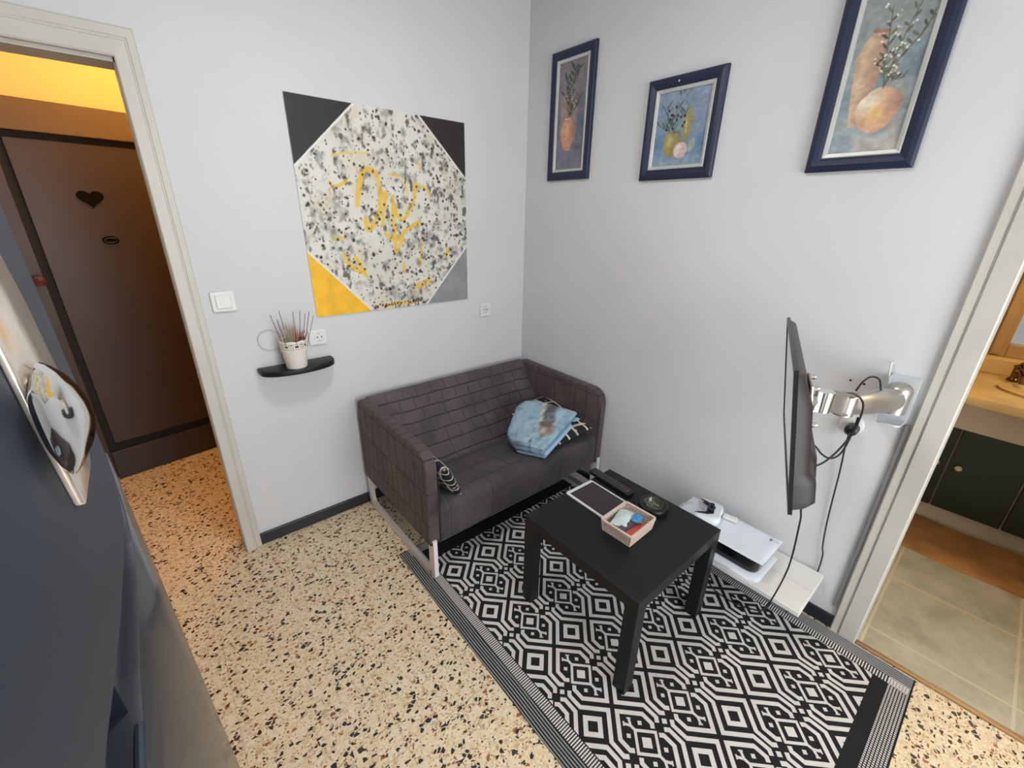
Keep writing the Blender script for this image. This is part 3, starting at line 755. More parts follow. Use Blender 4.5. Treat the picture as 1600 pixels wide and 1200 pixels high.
R.ell(0.134, 0.240, 0.006, 0.005, (170, 70, 90), 0.9, 0.3)
finish(R, n2)
p2 = pic('framed_picture', -0.8178, 1.756, w2, h2, 0.042, 0.014, R, 'small navy framed still life of a yellow jug and pink ball, the middle picture')
bm = bmesh.new(); lathe(bm, [(0.0035, 0), (0.0035, 0.003), (0.0, 0.004)], (-0.0205, -0.965, 2.125), 10, axis_mtx((-1, 0, 0)), cap=False); obj('nail_head', bm, M['white_plastic'], p2)
# right: tall, terracotta egg vase
w3, h3 = 0.293, 0.597
R, n1, n2 = base_bg(w3, h3, (126, 134, 128), (140, 156, 168), 61)
R.blend(np.clip((n1-0.40)*3, 0, 0.75)*np.clip(1-abs(R.y-0.27)/0.15, 0, 1), (92, 120, 140))
R.blend(np.clip((n1-0.42)*4, 0, 0.8)*np.clip(1-R.y/0.19, 0, 1), (206, 184, 158))
R.poly([(0.150, 0.43), (0.168, 0.43), (0.185, 0.331), (0.19, 0.26), (0.222, 0.225), (0.230, 0.180), (0.216, 0.152), (0.162, 0.20), (0.155, 0.256)], (132, 140, 132), 0.004, 0.9)
R.ell(0.19, 0.125, 0.055, 0.018, (140, 120, 118), 0.6, 0.8)
tall = [(0.100, 0.386), (0.133, 0.380), (0.140, 0.329), (0.140, 0.269), (0.136, 0.237), (0.118, 0.210), (0.114, 0.17), (0.120, 0.130), (0.092, 0.130), (0.080, 0.200), (0.070, 0.280), (0.066, 0.320), (0.082, 0.362)]
sd = R.poly(tall, (188, 154, 124), 0.002)
R.blend(np.where(sd > 0, np.clip((R.x-0.10)/0.04, 0, 1)*0.6, 0), (158, 104, 80))
R.blend(np.where(sd > 0, np.clip(1-abs(R.x-0.088)/0.016, 0, 1)*0.6, 0), (220, 184, 140))
R.stroke([(0.098, 0.386), (0.135, 0.380)], 0.009, (150, 100, 78), 0.003)
egg = [(p.x, p.y) for p in smooth_path([(0.118, 0.212, 0), (0.145, 0.231, 0), (0.176, 0.229, 0), (0.208, 0.209, 0), (0.216, 0.180, 0), (0.207, 0.144, 0), (0.187, 0.117, 0), (0.156, 0.108, 0), (0.124, 0.124, 0), (0.104, 0.160, 0), (0.104, 0.190, 0)], 5, True)]
sd = R.poly(egg, (208, 158, 116), 0.002)
R.blend(np.where(sd > 0, np.clip(1-np.hypot(R.x-0.128, R.y-0.195)/0.05, 0, 1)*1.2, 0), (228, 214, 190))
R.blend(np.where(sd > 0, np.clip(1-np.hypot(R.x-0.160, R.y-0.160)/0.04, 0, 1)*0.9, 0), (228, 178, 96))
R.blend(np.where(sd > 0, np.clip((R.x-0.165)/0.05, 0, 1)*np.clip((R.y-0.10)/0.08, 0, 1)*0.8, 0), (160, 106, 96))
FLW = [(226, 206, 200), (232, 222, 210), (206, 160, 160)]
GG = [(78, 88, 66), (98, 106, 80), (60, 70, 54)]
for i, pth in enumerate(([(0.159, 0.229), (0.148, 0.292), (0.138, 0.357), (0.128, 0.438)], [(0.158, 0.233), (0.165, 0.296), (0.178, 0.371), (0.195, 0.44), (0.198, 0.52)], [(0.161, 0.237), (0.180, 0.301), (0.212, 0.348), (0.232, 0.403)], [(0.173, 0.246), (0.185, 0.248), (0.205, 0.250)], [(0.155, 0.267), (0.140, 0.285), (0.120, 0.300)])):
    leaves(R, pth, GG, 14 if i < 3 else 5, 0.026, 0.0042, 70+i, 0.9, FLW)
finish(R, n2)
pic('framed_picture', -1.5094, 1.7527, w3, h3, 0.042, 0.014, R, 'tall navy framed still life of an egg shaped vase, nearest the bathroom door')

# ================================================================= SWITCH, SOCKETS
def plate(name, label, cat, x, z, wd, ht):
    t = thing(name, label, cat, (x, 0, z-ht/2))
    obj('cover_plate', B(x-wd/2, x+wd/2, -0.010, 0, z-ht/2, z+ht/2, bev=0.004, seg=3), M['white_plastic'], t)
    return t
t = plate('light_switch', 'white square light switch beside the hall doorway', 'light switch', -1.672, 1.238, 0.086, 0.084)
obj('rocker', B(-1.700, -1.644, -0.015, -0.006, 1.210, 1.266, bev=0.003), mat('rocker', (214, 214, 210), 0.3), t)
def schuko(t, x, z):
    bm = bmesh.new()
    lathe(bm, [(0.0, -0.012), (0.0185, -0.012), (0.020, 0.0), (0.0225, 0.0015), (0.024, -0.001)], (x, -0.0095, z), 28, axis_mtx((0, -1, 0)), cap=False)
    obj('socket_well', bm, M['white_plastic'], t, True)
    for dx in (-0.0095, 0.0095):
        bm = bmesh.new(); lathe(bm, [(0.0032, 0), (0.0032, 0.004)], (x+dx, -0.0095, z), 12, axis_mtx((0, -1, 0))); obj('contact_hole', bm, M['black'], t)
    for dz in (-0.0165, 0.0165): obj('earth_clip', B(x-0.003, x+0.003, -0.0135, -0.0095, z+dz-0.003, z+dz+0.003), M['steel'], t)
t = plate('wall_socket', 'white wall socket behind the shelf with the white pot', 'socket', -1.325, 1.030, 0.082, 0.076); schuko(t, -1.318, 1.030)
t = plate('wall_socket', 'small white wall socket right of the canvas, near the room corner', 'socket', -0.315, 1.045, 0.078, 0.086); schuko(t, -0.315, 1.046)
# plug socket on the right wall under the TV arm
t = thing('wall_socket', 'round white socket with a black plug under the silver TV arm', 'socket', (0, -1.878, 0.85))
bm = bmesh.new(); lathe(bm, [(0.038, 0), (0.038, 0.006), (0.034, 0.009), (0.0, 0.0095)], (0, -1.868, 0.893), 28, axis_mtx((-1, 0, 0)), cap=False); obj('cover_plate', bm, M['white_plastic'], t, True)
bm = bmesh.new(); lathe(bm, [(0.020, 0.0), (0.022, 0.012), (0.020, 0.038), (0.012, 0.046), (0.0, 0.047)], (-0.0095, -1.878, 0.885), 20, axis_mtx((-1, 0, 0)), cap=False)
tag(obj('power_plug', bm, M['black'], None, True), 'black power plug in the round socket under the TV arm', 'plug')
bm = bmesh.new()
tube(bm, [(-1.530+0.047*math.cos(a), -0.006, 1.050+0.047*math.sin(a)) for a in np.linspace(0.35, 2*PI-0.35, 26)], 0.0022, 6)
tag(obj('white_cord', bm, mat('white_cord', (196, 196, 194), 0.5)), 'thin white cord looped on the wall left of the white pot', 'cord')
# screw holes in the wall
for y, z in ((-1.823, 1.055), (-1.864, 1.053)):
    bm = bmesh.new(); lathe(bm, [(0.004, 0), (0.004, 0.0006)], (0, y, z), 12, axis_mtx((-1, 0, 0))); tag(obj('screw_hole', bm, M['black']), 'one of two tiny dark screw holes in the wall above the TV arm', 'hole', 'screw holes above the TV arm')

# ================================================================= CORNER SHELF with pot
pts = [(-1.603, 0.0), (-1.603, -0.030)]+[(-1.439+0.164*math.cos(a), -0.030-0.098*abs(math.sin(a))**0.75) for a in np.linspace(PI, 2*PI, 25)[1:-1]]+[(-1.275, -0.030), (-1.275, 0.0)]
bm = bmesh.new(); prism(bm, pts, 'z', 0.902, 0.926, 0.003)
tag(obj('wall_shelf', bm, M['black_wood'], None, True, 35), 'small black half round wall shelf holding the white pot', 'shelf')
PC = Vector((-1.452, -0.078, 0.9265))
t = thing('flower_pot', 'white metal pot with a lacy cut out rim on the black shelf', 'pot', PC)
bm = bmesh.new()
lathe(bm, [(0.0, 0.0), (0.043, 0.0), (0.0445, 0.003), (0.0535, 0.082), (0.0555, 0.083), (0.0555, 0.088), (0.0535, 0.088), (0.052, 0.085), (0.043, 0.006), (0.0, 0.005)], PC, 40, cap=False)
obj('pot_body', bm, M['pot'], t, True, 50)
bm = bmesh.new(); seg = 96; rows = 8; V = []
for i in range(rows+1):
    zz = 0.086+0.040*i/rows; r = 0.0540+0.0052*i/rows
    V.append([bm.verts.new(PC+Vector((r*math.cos(2*PI*k/seg), r*math.sin(2*PI*k/seg), zz+(0.006*abs(math.sin(PI*k/12)) if i == rows else (0.003*abs(math.sin(PI*k/12)) if i == rows-1 else 0))))) for k in range(seg)])
for i in range(rows):
    for k in range(seg):
        q = k % 12
        hole = (i == 1 and q in (1, 4, 7, 10)) or (i in (3, 4) and q in (0, 1, 10, 11)) or (i == 3 and q in (4, 7)) or (i == 5 and q in (3, 5, 6, 8)) or (i == 6 and q in (0, 11))
        if not hole: bm.faces.new((V[i][k], V[i][(k+1) % seg], V[i+1][(k+1) % seg], V[i+1][k]))
o = obj('lace_rim', bm, M['pot'], t, True, 50)
sol = o.modifiers.new('thick', 'SOLIDIFY'); sol.thickness = 0.0014
SL = [(-0.062, 0.05, 1.175), (-0.052, -0.02, 1.168), (-0.030, 0.02, 1.195), (0.018, -0.01, 1.190), (0.052, 0.01, 1.186), (0.066, -0.015, 1.176), (0.092, 0.015, 1.178), (0.098, -0.02, 1.164)]
for i, (dx, dy, zt) in enumerate(SL):
    bm = bmesh.new(); b0 = PC+Vector((dx*0.30, dy*0.3, 0.012)); e = Vector((PC.x+dx, PC.y+dy, zt-0.01))
    tube(bm, [b0, e], [0.0011, 0.0013], 6)
    tag(obj('incense_stick', bm, M['red_stick']), 'thin dark red stick standing in the lacy white pot', 'stick', 'dark red sticks in the white pot')
bm = bmesh.new(); r = random.Random(5)
for i in range(90):
    a = r.uniform(0, 2*PI); q = r.uniform(0, 0.03); b0 = PC+Vector((q*math.cos(a)*0.7, q*math.sin(a)*0.7, 0.06))
    L_ = r.uniform(0.10, 0.155); e = b0+Vector((r.gauss(-0.006, 0.020), r.gauss(0, 0.014), L_))
    tube(bm, [b0, (b0+e)/2+Vector((r.gauss(0, .002), r.gauss(0, .002), 0)), e], [0.0008, 0.0008, 0.0003], 4)
tag(obj('dried_grass', bm, M['grass']), 'tuft of pale dried grass in the lacy white pot', 'dried grass', kind='stuff')
bm = bmesh.new()
for i in range(26):
    b0 = PC+Vector((0.015+r.uniform(-.01, .015), r.uniform(-.02, .02), 0.085)); e = b0+Vector((r.uniform(0.005, 0.05), r.uniform(-.015, .015), r.uniform(0.03, 0.09)))
    tube(bm, [b0, (b0*0.5+e*0.5)+Vector((0, 0, 0.004)), e], [0.0012, 0.0022, 0.0004], 5)
tag(obj('dried_leaves', bm, M['red_leaf']), 'reddish dried leaves on the right side of the white pot', 'dried leaves', kind='stuff')

# ================================================================= SOFA
s = thing('sofa', 'small dark purple grey quilted two seat sofa on white steel runners', 'sofa', (-0.60, -0.40, 0))
def arm(x0, x1):
    pts = round_poly([(-0.035, 0.200), (-0.035, 0.680), (-0.770, 0.672), (-0.764, 0.208)], [0.01, 0.05, 0.095, 0.004], 10)
    bm = bmesh.new(); prism(bm, pts, 'x', x0, x1, 0.009, 3)
    return bm
obj('armrest', arm(-1.190, -1.135), M['fab_arm'], s, True, 50)
obj('armrest', arm(-0.062, -0.008), M['fab_arm'], s, True, 50)
bm = bmesh.new()
prism(bm, round_poly([(-0.035, 0.200), (-0.035, 0.680), (-0.085, 0.680), (-0.22, 0.47), (-0.375, 0.325), (-0.30, 0.200)], [0.0, 0.018, 0.022, 0.25, 0.02, 0], 8), 'x', -1.137, -0.060)
obj('backrest', bm, M['fab_back'], s, True, 50)
bm = bmesh.new()
prism(bm, round_poly([(-0.32, 0.205), (-0.33, 0.325), (-0.48, 0.350), (-0.64, 0.383), (-0.766, 0.392), (-0.762, 0.206)], [0, 0.01, 0.1, 0.1, 0.055, 0.004], 8), 'x', -1.137, -0.060)
obj('seat', bm, M['fab_seat'], s, True, 50)
M['piping'] = mat('dark_piping', (40, 30, 34), 0.8)
for x in (-1.1345, -0.0625):
    bm = bmesh.new(); tube(bm, [(x, -0.769, 0.212), (x, -0.771, 0.40), (x, -0.772, 0.58)], 0.0022, 6); obj('piping', bm, M['piping'], s, True)
def runner(x0, x1):
    w_, h_ = (x1-x0)/2, 0.010; xc = (x0+x1)/2
    bm = bmesh.new()
    P_ = [(xc, -0.045, 0.23), (xc, -0.045, 0.075)]
    P_ += [(xc, -0.045-0.055*(1-math.cos(a)), 0.0705-0.055*math.sin(a)) for a in np.linspace(0.15, PI/2, 7)]
    P_ += [(xc, -0.40, 0.0155), (xc, -0.742, 0.0155), (xc, -0.752, 0.026), (xc, -0.752, 0.23)]
    tube(bm, P_, 0, sect=[(-w_, -h_), (w_, -h_), (w_, h_), (-w_, h_)])
    return bm
obj('leg_frame', runner(-1.192, -1.146), M['leg'], s)
obj('leg_frame', runner(-0.054, -0.008), M['leg'], s)

# pillows -----------------------------------------------------------
def pillow_print(nu, nv, seed):
    R = Ras(0.40, 0.40, 0.40/(nu-1)); R.c[:] = (24, 25, 34)
    r = random.Random(seed)
    for i in range(5):
        o_ = 0.02+0.085*i+r.uniform(-.008, .008)
        R.stroke([(o_+r.uniform(-.006, .006), 0), (o_+0.01, 0.13), (o_-0.006, 0.27), (o_+r.uniform(-.006, .006), 0.40)], 0.013, (222, 214, 188), 0.004)
        R.stroke([(0, o_), (0.13, o_+0.008), (0.27, o_-0.008), (0.40, o_)], 0.011, (222, 214, 188), 0.004)
    for i in range(26): R.ell(r.uniform(0, .4), r.uniform(0, .4), 0.008, 0.006, (222, 214, 188), 1, 0.4, r.random()*3)
    return R
def pillow(name, label, c, ex, ey, en, sx, sy, th, seed):
    """cushion centred at c, half axes ex, ey (unit), normal en"""
    n = 65; R = pillow_print(n, n, seed); R.c = R.c[:n, :n]
    ex, ey, en = Vector(ex).normalized(), Vector(ey).normalized(), Vector(en).normalized()
    t = None; parts = []
    P = np.zeros((n, 2*n, 3)); C = np.zeros((n, 2*n, 3)); lc = R.linear()
    for i in range(n):
        for j in range(2*n):
            a = 2*i/(n-1)-1
            jj = j if j < n else 2*n-1-j; b_ = 2*jj/(n-1)-1
            sg = 1 if j < n else -1
            h = th*(max(0, 1-a**4)*max(0, 1-b_**4))**0.5*(0.75+0.25*(1-a*a)*(1-b_*b_))
            pin = 1-0.05*(a*a)*(1-b_*b_); pin2 = 1-0.05*(b_*b_)*(1-a*a)
            p = Vector(c)+ex*(a*sx*pin2)+ey*(b_*sy*pin)+en*(sg*h*(1+0.12*mnoise.noise((a*2+seed, b_*2, sg))))
            P[i, j] = p; C[i, j] = lc[i, jj]
    o = grid_mesh(name, P, M['cloth_print'], None, C)
    return tag(o, label, 'pillow')
pillow('throw_pillow', 'black throw pillow with cream lines at the left arm of the sofa', (-1.045, -0.575, 0.462), (0.05, -1, 0.0), (-0.42, 0, 0.9), (0.9, 0, 0.42), 0.165, 0.088, 0.038, 2)
pillow('throw_pillow', 'black throw pillow with cream lines behind the folded blue blanket', (-0.222, -0.50, 0.440), (-0.25, -1, 0.0), (0.95, -0.2, 0.24), (-0.25, 0.05, 0.97), 0.262, 0.152, 0.036, 9)

# blanket: folded layers, warped between four measured corners ------
def bil(A, Bc, Cc, D, u, v_): return A*(1-u)*(1-v_)+Bc*(1-u)*v_+Cc*u*v_+D*u*(1-v_)
cA, cB, cC, cD = Vector((-0.600, -0.545, 0.450)), Vector((-0.270, -0.300, 0.560)), Vector((-0.140, -0.655, 0.540)), Vector((-0.520, -0.765, 0.470))
nrm = (cB-cA).cross(cD-cA); nrm = -nrm if nrm.z < 0 else nrm; nrm.normalize()
def blanket_print():
    R = Ras(1.0, 1.0, 1/79.0)
    n1 = R.noise(5, 4, 90); n2 = R.noise(18, 3, 91)
    R.c[:] = (146, 174, 192)
    R.blend(np.clip((n1-0.45)*3, 0, 0.9), (158, 186, 202)); R.blend(np.clip((n2-0.55)*3, 0, 0.6), (92, 118, 146))
    # x = u (towards the layered edge), y = v
    R.poly([(0.48, 1.0), (0.72, 1.0), (0.74, 0.75), (0.86, 0.58), (0.70, 0.40), (0.60, 0.52), (0.56, 0.75)], (84, 80, 84), 0.04, 0.9)
    R.stroke([(0.48, 1.0), (0.53, 0.72), (0.60, 0.52)], 0.045, (206, 204, 186), 0.02)
    R.poly([(0.62, 0.55), (0.90, 0.52), (0.95, 0.36), (0.80, 0.18), (0.66, 0.36)], (118, 98, 84), 0.04, 0.9)
    R.ell(0.76, 0.34, 0.09, 0.11, (196, 188, 162), 0.9, 0.7); R.ell(0.73, 0.46, 0.03, 0.02, (40, 34, 34), 0.9, 0.5); R.ell(0.82, 0.46, 0.03, 0.02, (40, 34, 34), 0.9, 0.5)
    R.stroke([(0.66, 0.55), (0.60, 0.35), (0.62, 0.12), (0.70, 0.0)], 0.035, (60, 70, 86), 0.02)
    R.stroke([(0.64, 0.55), (0.57, 0.35), (0.585, 0.12)], 0.02, (190, 190, 180), 0.02)
    R.ell(0.2, 0.12, 0.14, 0.10, (84, 100, 124), 0.7, 0.9, 0.4); R.ell(0.35, 0.02, 0.3, 0.05, (84, 92, 110), 0.8, 0.9)
    R.blend(np.clip((R.noise(10, 3, 95)-0.5)*2, 0, 0.3), (190, 206, 214))
    return R
BR = blanket_print(); BL = BR.linear()
Pm = []; Cm = []; 
nu, nv = 80, 48
TH = 0.080
def ply(u0, u1, v0, v1, top, th, cn=0.0, puff=0.0, tint=1.0, printed=True):
    """one closed soft slab inside the folded stack, rounded all round"""
    m1 = 30; prof = []
    for k in range(m1): a = -PI/2+PI*k/(m1-1); prof.append((0.5+0.5*math.sin(a), 1))
    P = np.zeros((nv, 2*m1, 3)); C = np.zeros((nv, 2*m1, 3))
    ru = th/2/0.30; rv = th/2/0.40
    for i in range(nv):
        tv = 0.5+0.5*math.sin(-PI/2+PI*i/(nv-1)); v_ = v0+(v1-v0)*tv
        for j in range(2*m1):
            sg = 1 if j < m1 else -1
            tu = prof[j if j < m1 else 2*m1-1-j][0]; u = u0+(u1-u0)*tu
            eu = min(1, min(u-u0, u1-u)/ru); ev = min(1, min(v_-v0, v1-v_)/rv)
            q = 1-max(0, 1-math.hypot(1-eu, 1-ev))  # distance into the rounded rim
            h = th/2*math.sqrt(max(0, 1-min(1, q)**2))*sg-th/2
            cu = max(0, 1-u/0.28); cv = max(0, 1-(1-v_)/0.28); dv = max(0, 1-v_/0.20)
            uu = u+cn*(0.16*cu*cu*cv+0.10*cu*cu*dv); vv_ = v_-cn*0.16*cv*cv*cu+cn*0.10*dv*dv*cu
            pf = puff*math.sin(PI*min(1, max(0, u)))*math.sin(PI*min(1, max(0, v_))) if sg > 0 else 0
            P[i, j] = bil(cA, cB, cC, cD, uu, vv_)+nrm*(top+h+pf+0.0035*mnoise.noise((u*5, v_*5, top*60)))
            jx = int(min(79, max(0, u*79))); iy = int(min(79, max(0, v_*79)))
            C[i, j] = BL[iy, jx]*tint if printed else np.array([lin(150), lin(180), lin(208)])*tint
    return P, C
bl = thing('folded_blanket', 'folded light blue fleece blanket with an animal print on the sofa seat', 'blanket', (-0.38, -0.56, 0.39))
for q in ((-0.02, 0.95, 0.0, 1.0, 0.0, TH, 1.0, 0.008, 1.0, True), (0.3, 1.03, 0.01, 0.99, -0.004, 0.022, 0, 0, 1.0, True), (0.3, 1.00, 0.0, 1.0, -0.026, 0.020, 0, 0, 0.8, False),
          (0.3, 1.07, 0.02, 0.98, -0.042, 0.020, 0, 0, 1.1, False), (0.3, 1.04, 0.0, 0.97, -0.060, 0.018, 0, 0, 0.75, False)):
    P, C = ply(*q); grid_mesh('blanket_fold', P, M['cloth_print'], bl, C)

# ================================================================= RUG
rug = thing('rug', 'black and off-white geometric patterned flat woven rug under the coffee table', 'rug', (-0.65, -1.40, 0))
RX0, RX1, RY0, RY1 = -1.240, -0.021, -2.300, -0.515
RZ = 0.003
RA = Matrix.Translation((-0.65, -1.4, 0)) @ Matrix.Rotation(-0.004, 4, 'Z') @ Matrix.Translation((0.65, 1.4, 0))
bm = B(RX0, RX1, RY0, RY1, 0.0005, RZ, mtx=RA); obj('rug_base', bm, M['rug_black'], rug)
# pattern field: bands of woven white on black, built for one repeat and laid out over the field
FX0, FX1, FY0, FY1 = -1.136, -0.116, -2.190, -0.650
PXr, PYr = 0.2015, 0.2862; CX0, CY0 = -1.079, -1.351
hh = 0.10075                       # half the repeat: diamonds of true 45 degrees
def pq(p, q): return ((p+q)/2, (q-p)/2)       # p = x-y, q = x+y
pbm = bmesh.new(); ZC = [0]
def strip(bm, pts, w, ox, oy, closed=False):
    """flat mitred stroke of width w"""
    P_ = [Vector((a+ox, b_+oy)) for a, b_ in pts]; n = len(P_); L_ = []; Rr = []
    ZC[0] = (ZC[0]+1) % 13; zz = ZC[0]*0.00003
    for i in range(n):
        if closed or 0 < i < n-1:
            d1 = (P_[i]-P_[i-1]).normalized(); d2 = (P_[(i+1) % n]-P_[i]).normalized()
            n1 = Vector((-d1.y, d1.x)); n2 = Vector((-d2.y, d2.x)); m_ = (n1+n2)
            m_ = m_/max(0.3, m_.length_squared/2) if m_.length > 1e-6 else n1
        else:
            d1 = (P_[1]-P_[0]).normalized() if i == 0 else (P_[-1]-P_[-2]).normalized(); m_ = Vector((-d1.y, d1.x))
        L_.append(bm.verts.new((P_[i].x+m_.x*w/2, P_[i].y+m_.y*w/2, zz))); Rr.append(bm.verts.new((P_[i].x-m_.x*w/2, P_[i].y-m_.y*w/2, zz)))
    for i in range(n if closed else n-1):
        bm.faces.new((L_[i], Rr[i], Rr[(i+1) % n], L_[(i+1) % n]))
def sq(bm, cp_, cq, half, w, ox, oy):
    """diamond outline with centre line at half (in p/q), band width w; w=0 filled"""
    c_ = [pq((cp_+a)*hh, (cq+b_)*hh) for a, b_ in ((-half, -half), (half, -half), (half, half), (-half, half))]
    if w: strip(bm, c_, w*hh/math.sqrt(2), ox, oy, True)
    else: bm.faces.new([bm.verts.new((x+ox, y+oy, 0)) for x, y in c_])
def line(bm, pts, w, ox, oy): strip(bm, [pq(a*hh, b_*hh) for a, b_ in pts], w*hh/math.sqrt(2), ox, oy)
def enclosure(bm, ox, oy):
    """the hooked figure round a small diamond; its two vertices point along v to the crossings"""
    for sp in (1, -1):
        def L(pts, w): line(bm, [(sp*a, sp*b_) for a, b_ in pts], w, ox, oy)
        L([(0.38, 0.62), (0.38, 0.83), (0.0, 1.21), (-1.21, 1.21), (-1.21, 0.0), (-0.83, -0.38), (-0.62, -0.38)], 0.20)
        for mir in (0, 1):
            def Q(a, b_): return (a, b_) if not mir else (-b_, -a)
            ex, ey = Q(-0.20, 0.80)
            line(bm, [(sp*(ex-0.09), sp*ey), (sp*(ex+0.09), sp*ey)], 0.18, ox, oy)
            L([Q(*p) for p in ((-0.64, 0.60), (-0.70, 0.98))], 0.12)
            L([Q(*p) for p in ((-0.80, 0.96), (-0.60, 0.96))], 0.07)
        L([(-0.44, 0.44), (-0.68, 0.68)], 0.13)
for i in range(-1, 7):
    for j in range(-4, 4):
        ox, oy = CX0+i*PXr, CY0+j*PYr
        if not (FX0-0.3 < ox < FX1+0.3 and FY0-0.4 < oy < FY1+0.4): continue
        sq(pbm, 0, 0, 0.34, 0.22, ox, oy)
        for sp in (1, -1):
            def L(pts, w=0.20): line(pbm, [(sp*a, sp*b_) for a, b_ in pts], w, ox, oy)
            e = 0.795
            L([(1.06, -1.52), (1.06, -1.28), (0.56, -e), (-e, -e), (-e, 0.56), (-1.28, 1.06), (-1.52, 1.06)], 0.20)
        sq(pbm, 1.42, -1.42, 0.11, 0, ox, oy)
        ox2, oy2 = ox+PXr/2, oy+PYr/2
        sq(pbm, 0, 0, 0.21, 0, ox2, oy2)
        sq(pbm, 0, 0, 0.47, 0.13, ox2, oy2)
        enclosure(pbm, ox2, oy2)
def clip(bm, x0, x1, y0, y1):
    for co, no in (((x0, 0, 0), (-1, 0, 0)), ((x1, 0, 0), (1, 0, 0)), ((0, y0, 0), (0, -1, 0)), ((0, y1, 0), (0, 1, 0))):
        bmesh.ops.bisect_plane(bm, geom=bm.verts[:]+bm.edges[:]+bm.faces[:], plane_co=co, plane_no=no, clear_outer=True)
clip(pbm, FX0, FX1, FY0, FY1)
bmesh.ops.transform(pbm, matrix=RA @ Matrix.Translation((0, 0, RZ+0.0006)), verts=pbm.verts)
o = obj('woven_pattern', pbm, M['rug_white'], rug)
# side borders: ladder of short ticks, then lengthwise pin stripes
n = int((RY1-RY0-0.02)/0.0088)
for x0, x1 in ((FX0-0.042, FX0-0.004), (FX1+0.003, FX1+0.036)):
    bm = bmesh.new()
    for k in range(n):
        y = RY0+0.01+k*0.0088
        box(bm, x0, x1, y, y+0.0044, RZ, RZ+0.0008, mtx=RA)
    obj('tick_border', bm, M['rug_white'], rug)
for x0, dx, nn in ((RX0+0.004, 0.0100, 6), (RX1-0.053, 0.0098, 6)):
    bm = bmesh.new()
    for k in range(nn):
        pts_ = [RA @ Vector((x0+k*dx+0.0015*math.sin(i*0.9), RY0+0.005+(RY1-RY0-0.01)*i/30, RZ)) for i in range(31)]
        tube(bm, pts_, 0.0024, 6)
    obj('edge_cord', bm, M['rug_grey'], rug)
bm = bmesh.new()
for k in range(7):       # end borders: dotted rows near, pin stripes far
    y = RY0+0.006+k*0.0085
    for i in range(128):
        x = RX0+0.045+i*0.0088
        if x < RX1-0.035: box(bm, x, x+0.0045, y, y+0.0056, RZ, RZ+0.0010, mtx=RA)
for k in range(6):
    y = RY1-0.006-k*0.0085
    box(bm, RX0+0.045, RX1-0.035, y-0.0024, y, RZ, RZ+0.0010, mtx=RA)
obj('end_border', bm, M['rug_white'], rug)

# ================================================================= COFFEE TABLE
TX, TY = -0.6453, -1.3671; TR = Matrix.Translation((TX, TY, 0)) @ Matrix.Rotation(-0.0032, 4, 'Z')
ZF = 0.0048
t = thing('coffee_table', 'square black coffee table with thick legs on the patterned rug', 'table', (TX, TY, ZF))
bm = bmesh.new(); box(bm, -0.275, 0.275, -0.275, 0.275, 0.402, 0.452, 0.0018, mtx=TR); obj('table_top', bm, M['black_wood'], t)
for a in (-1, 1):
    for b_ in (-1, 1):
        x0, x1 = sorted((a*0.2745, a*0.2245)); y0, y1 = sorted((b_*0.2745, b_*0.2245))
        bm = bmesh.new(); box(bm, x0, x1, y0, y1, ZF, 0.4018, 0.0015, mtx=TR); obj('leg', bm, M['black_wood'], t)
TZ = 0.4522
# tablet
t = thing('tablet', 'white rimmed tablet with a dark screen lying on the black table', 'tablet', (-0.605, -1.205, TZ))
TM = Matrix.Translation((-0.607, -1.211, TZ)) @ Matrix.Rotation(-0.03, 4, 'Z')
bm = bmesh.new(); prism(bm, round_poly([(-0.083, -0.115), (0.083, -0.115), (0.083, 0.112), (-0.083, 0.112)], 0.010), 'z', 0, 0.008, 0.002, mtx=TM); obj('tablet_body', bm, M['white_plastic'], t, True)
bm = bmesh.new(); box(bm, -0.073, 0.073, -0.098, 0.094, 0.0078, 0.0086, mtx=TM); obj('tablet_screen', bm, M['screen_dark'], t)
# remote
t = thing('remote_control', 'slim black remote control at the rear edge of the table', 'remote', (-0.468, -1.17, TZ))
TM = Matrix.Translation((-0.466, -1.172, TZ)) @ Matrix.Rotation(-0.07, 4, 'Z')
bm = bmesh.new(); prism(bm, round_poly([(-0.023, -0.118), (0.023, -0.118), (0.024, 0.118), (-0.024, 0.118)], 0.010), 'z', 0, 0.017, 0.004, 3, mtx=TM); obj('remote_body', bm, M['black'], t, True)
for i in range(13):
    for j in range(3):
        y = -0.098+i*0.0155; x = (j-1)*0.0135
        bm = bmesh.new(); box(bm, x-0.0045, x+0.0045, y-0.0035, y+0.0035, 0.0165, 0.0185, 0.001, mtx=TM)
        obj('button', bm, M['btn_red'] if (i, j) == (0, 1) else M['btn'], t)
# ashtray
t = thing('ashtray', 'round black ashtray with a glass bowl on the table', 'ashtray', (-0.470, -1.398, TZ))
AC = (-0.470, -1.398, TZ)
bm = bmesh.new(); lathe(bm, [(0.050, 0), (0.060, 0.004), (0.063, 0.018), (0.060, 0.026), (0.050, 0.029), (0.044, 0.027), (0.040, 0.008), (0.0, 0.006)], AC, 40, cap=False); obj('rim', bm, M['black'], t, True, 50)
bm = bmesh.new(); lathe(bm, [(0.0, 0.0095), (0.032, 0.010), (0.037, 0.016), (0.041, 0.030), (0.038, 0.030), (0.034, 0.018), (0.030, 0.013), (0.0, 0.0125)], AC, 40, cap=False); obj('glass_bowl', bm, M['glass'], t, True)
bm = bmesh.new(); r = random.Random(8)
for i in range(40):
    a = r.uniform(0, 2*PI); q = 0.028*math.sqrt(r.random()); ball(bm, (AC[0]+q*math.cos(a), AC[1]+q*math.sin(a), TZ+0.0150), 0.0035, 1.3, 1, 0.5, u=6, v=4)
tag(obj('ash', bm, M['ash']), 'grey ash in the round black ashtray', 'ash', kind='stuff')
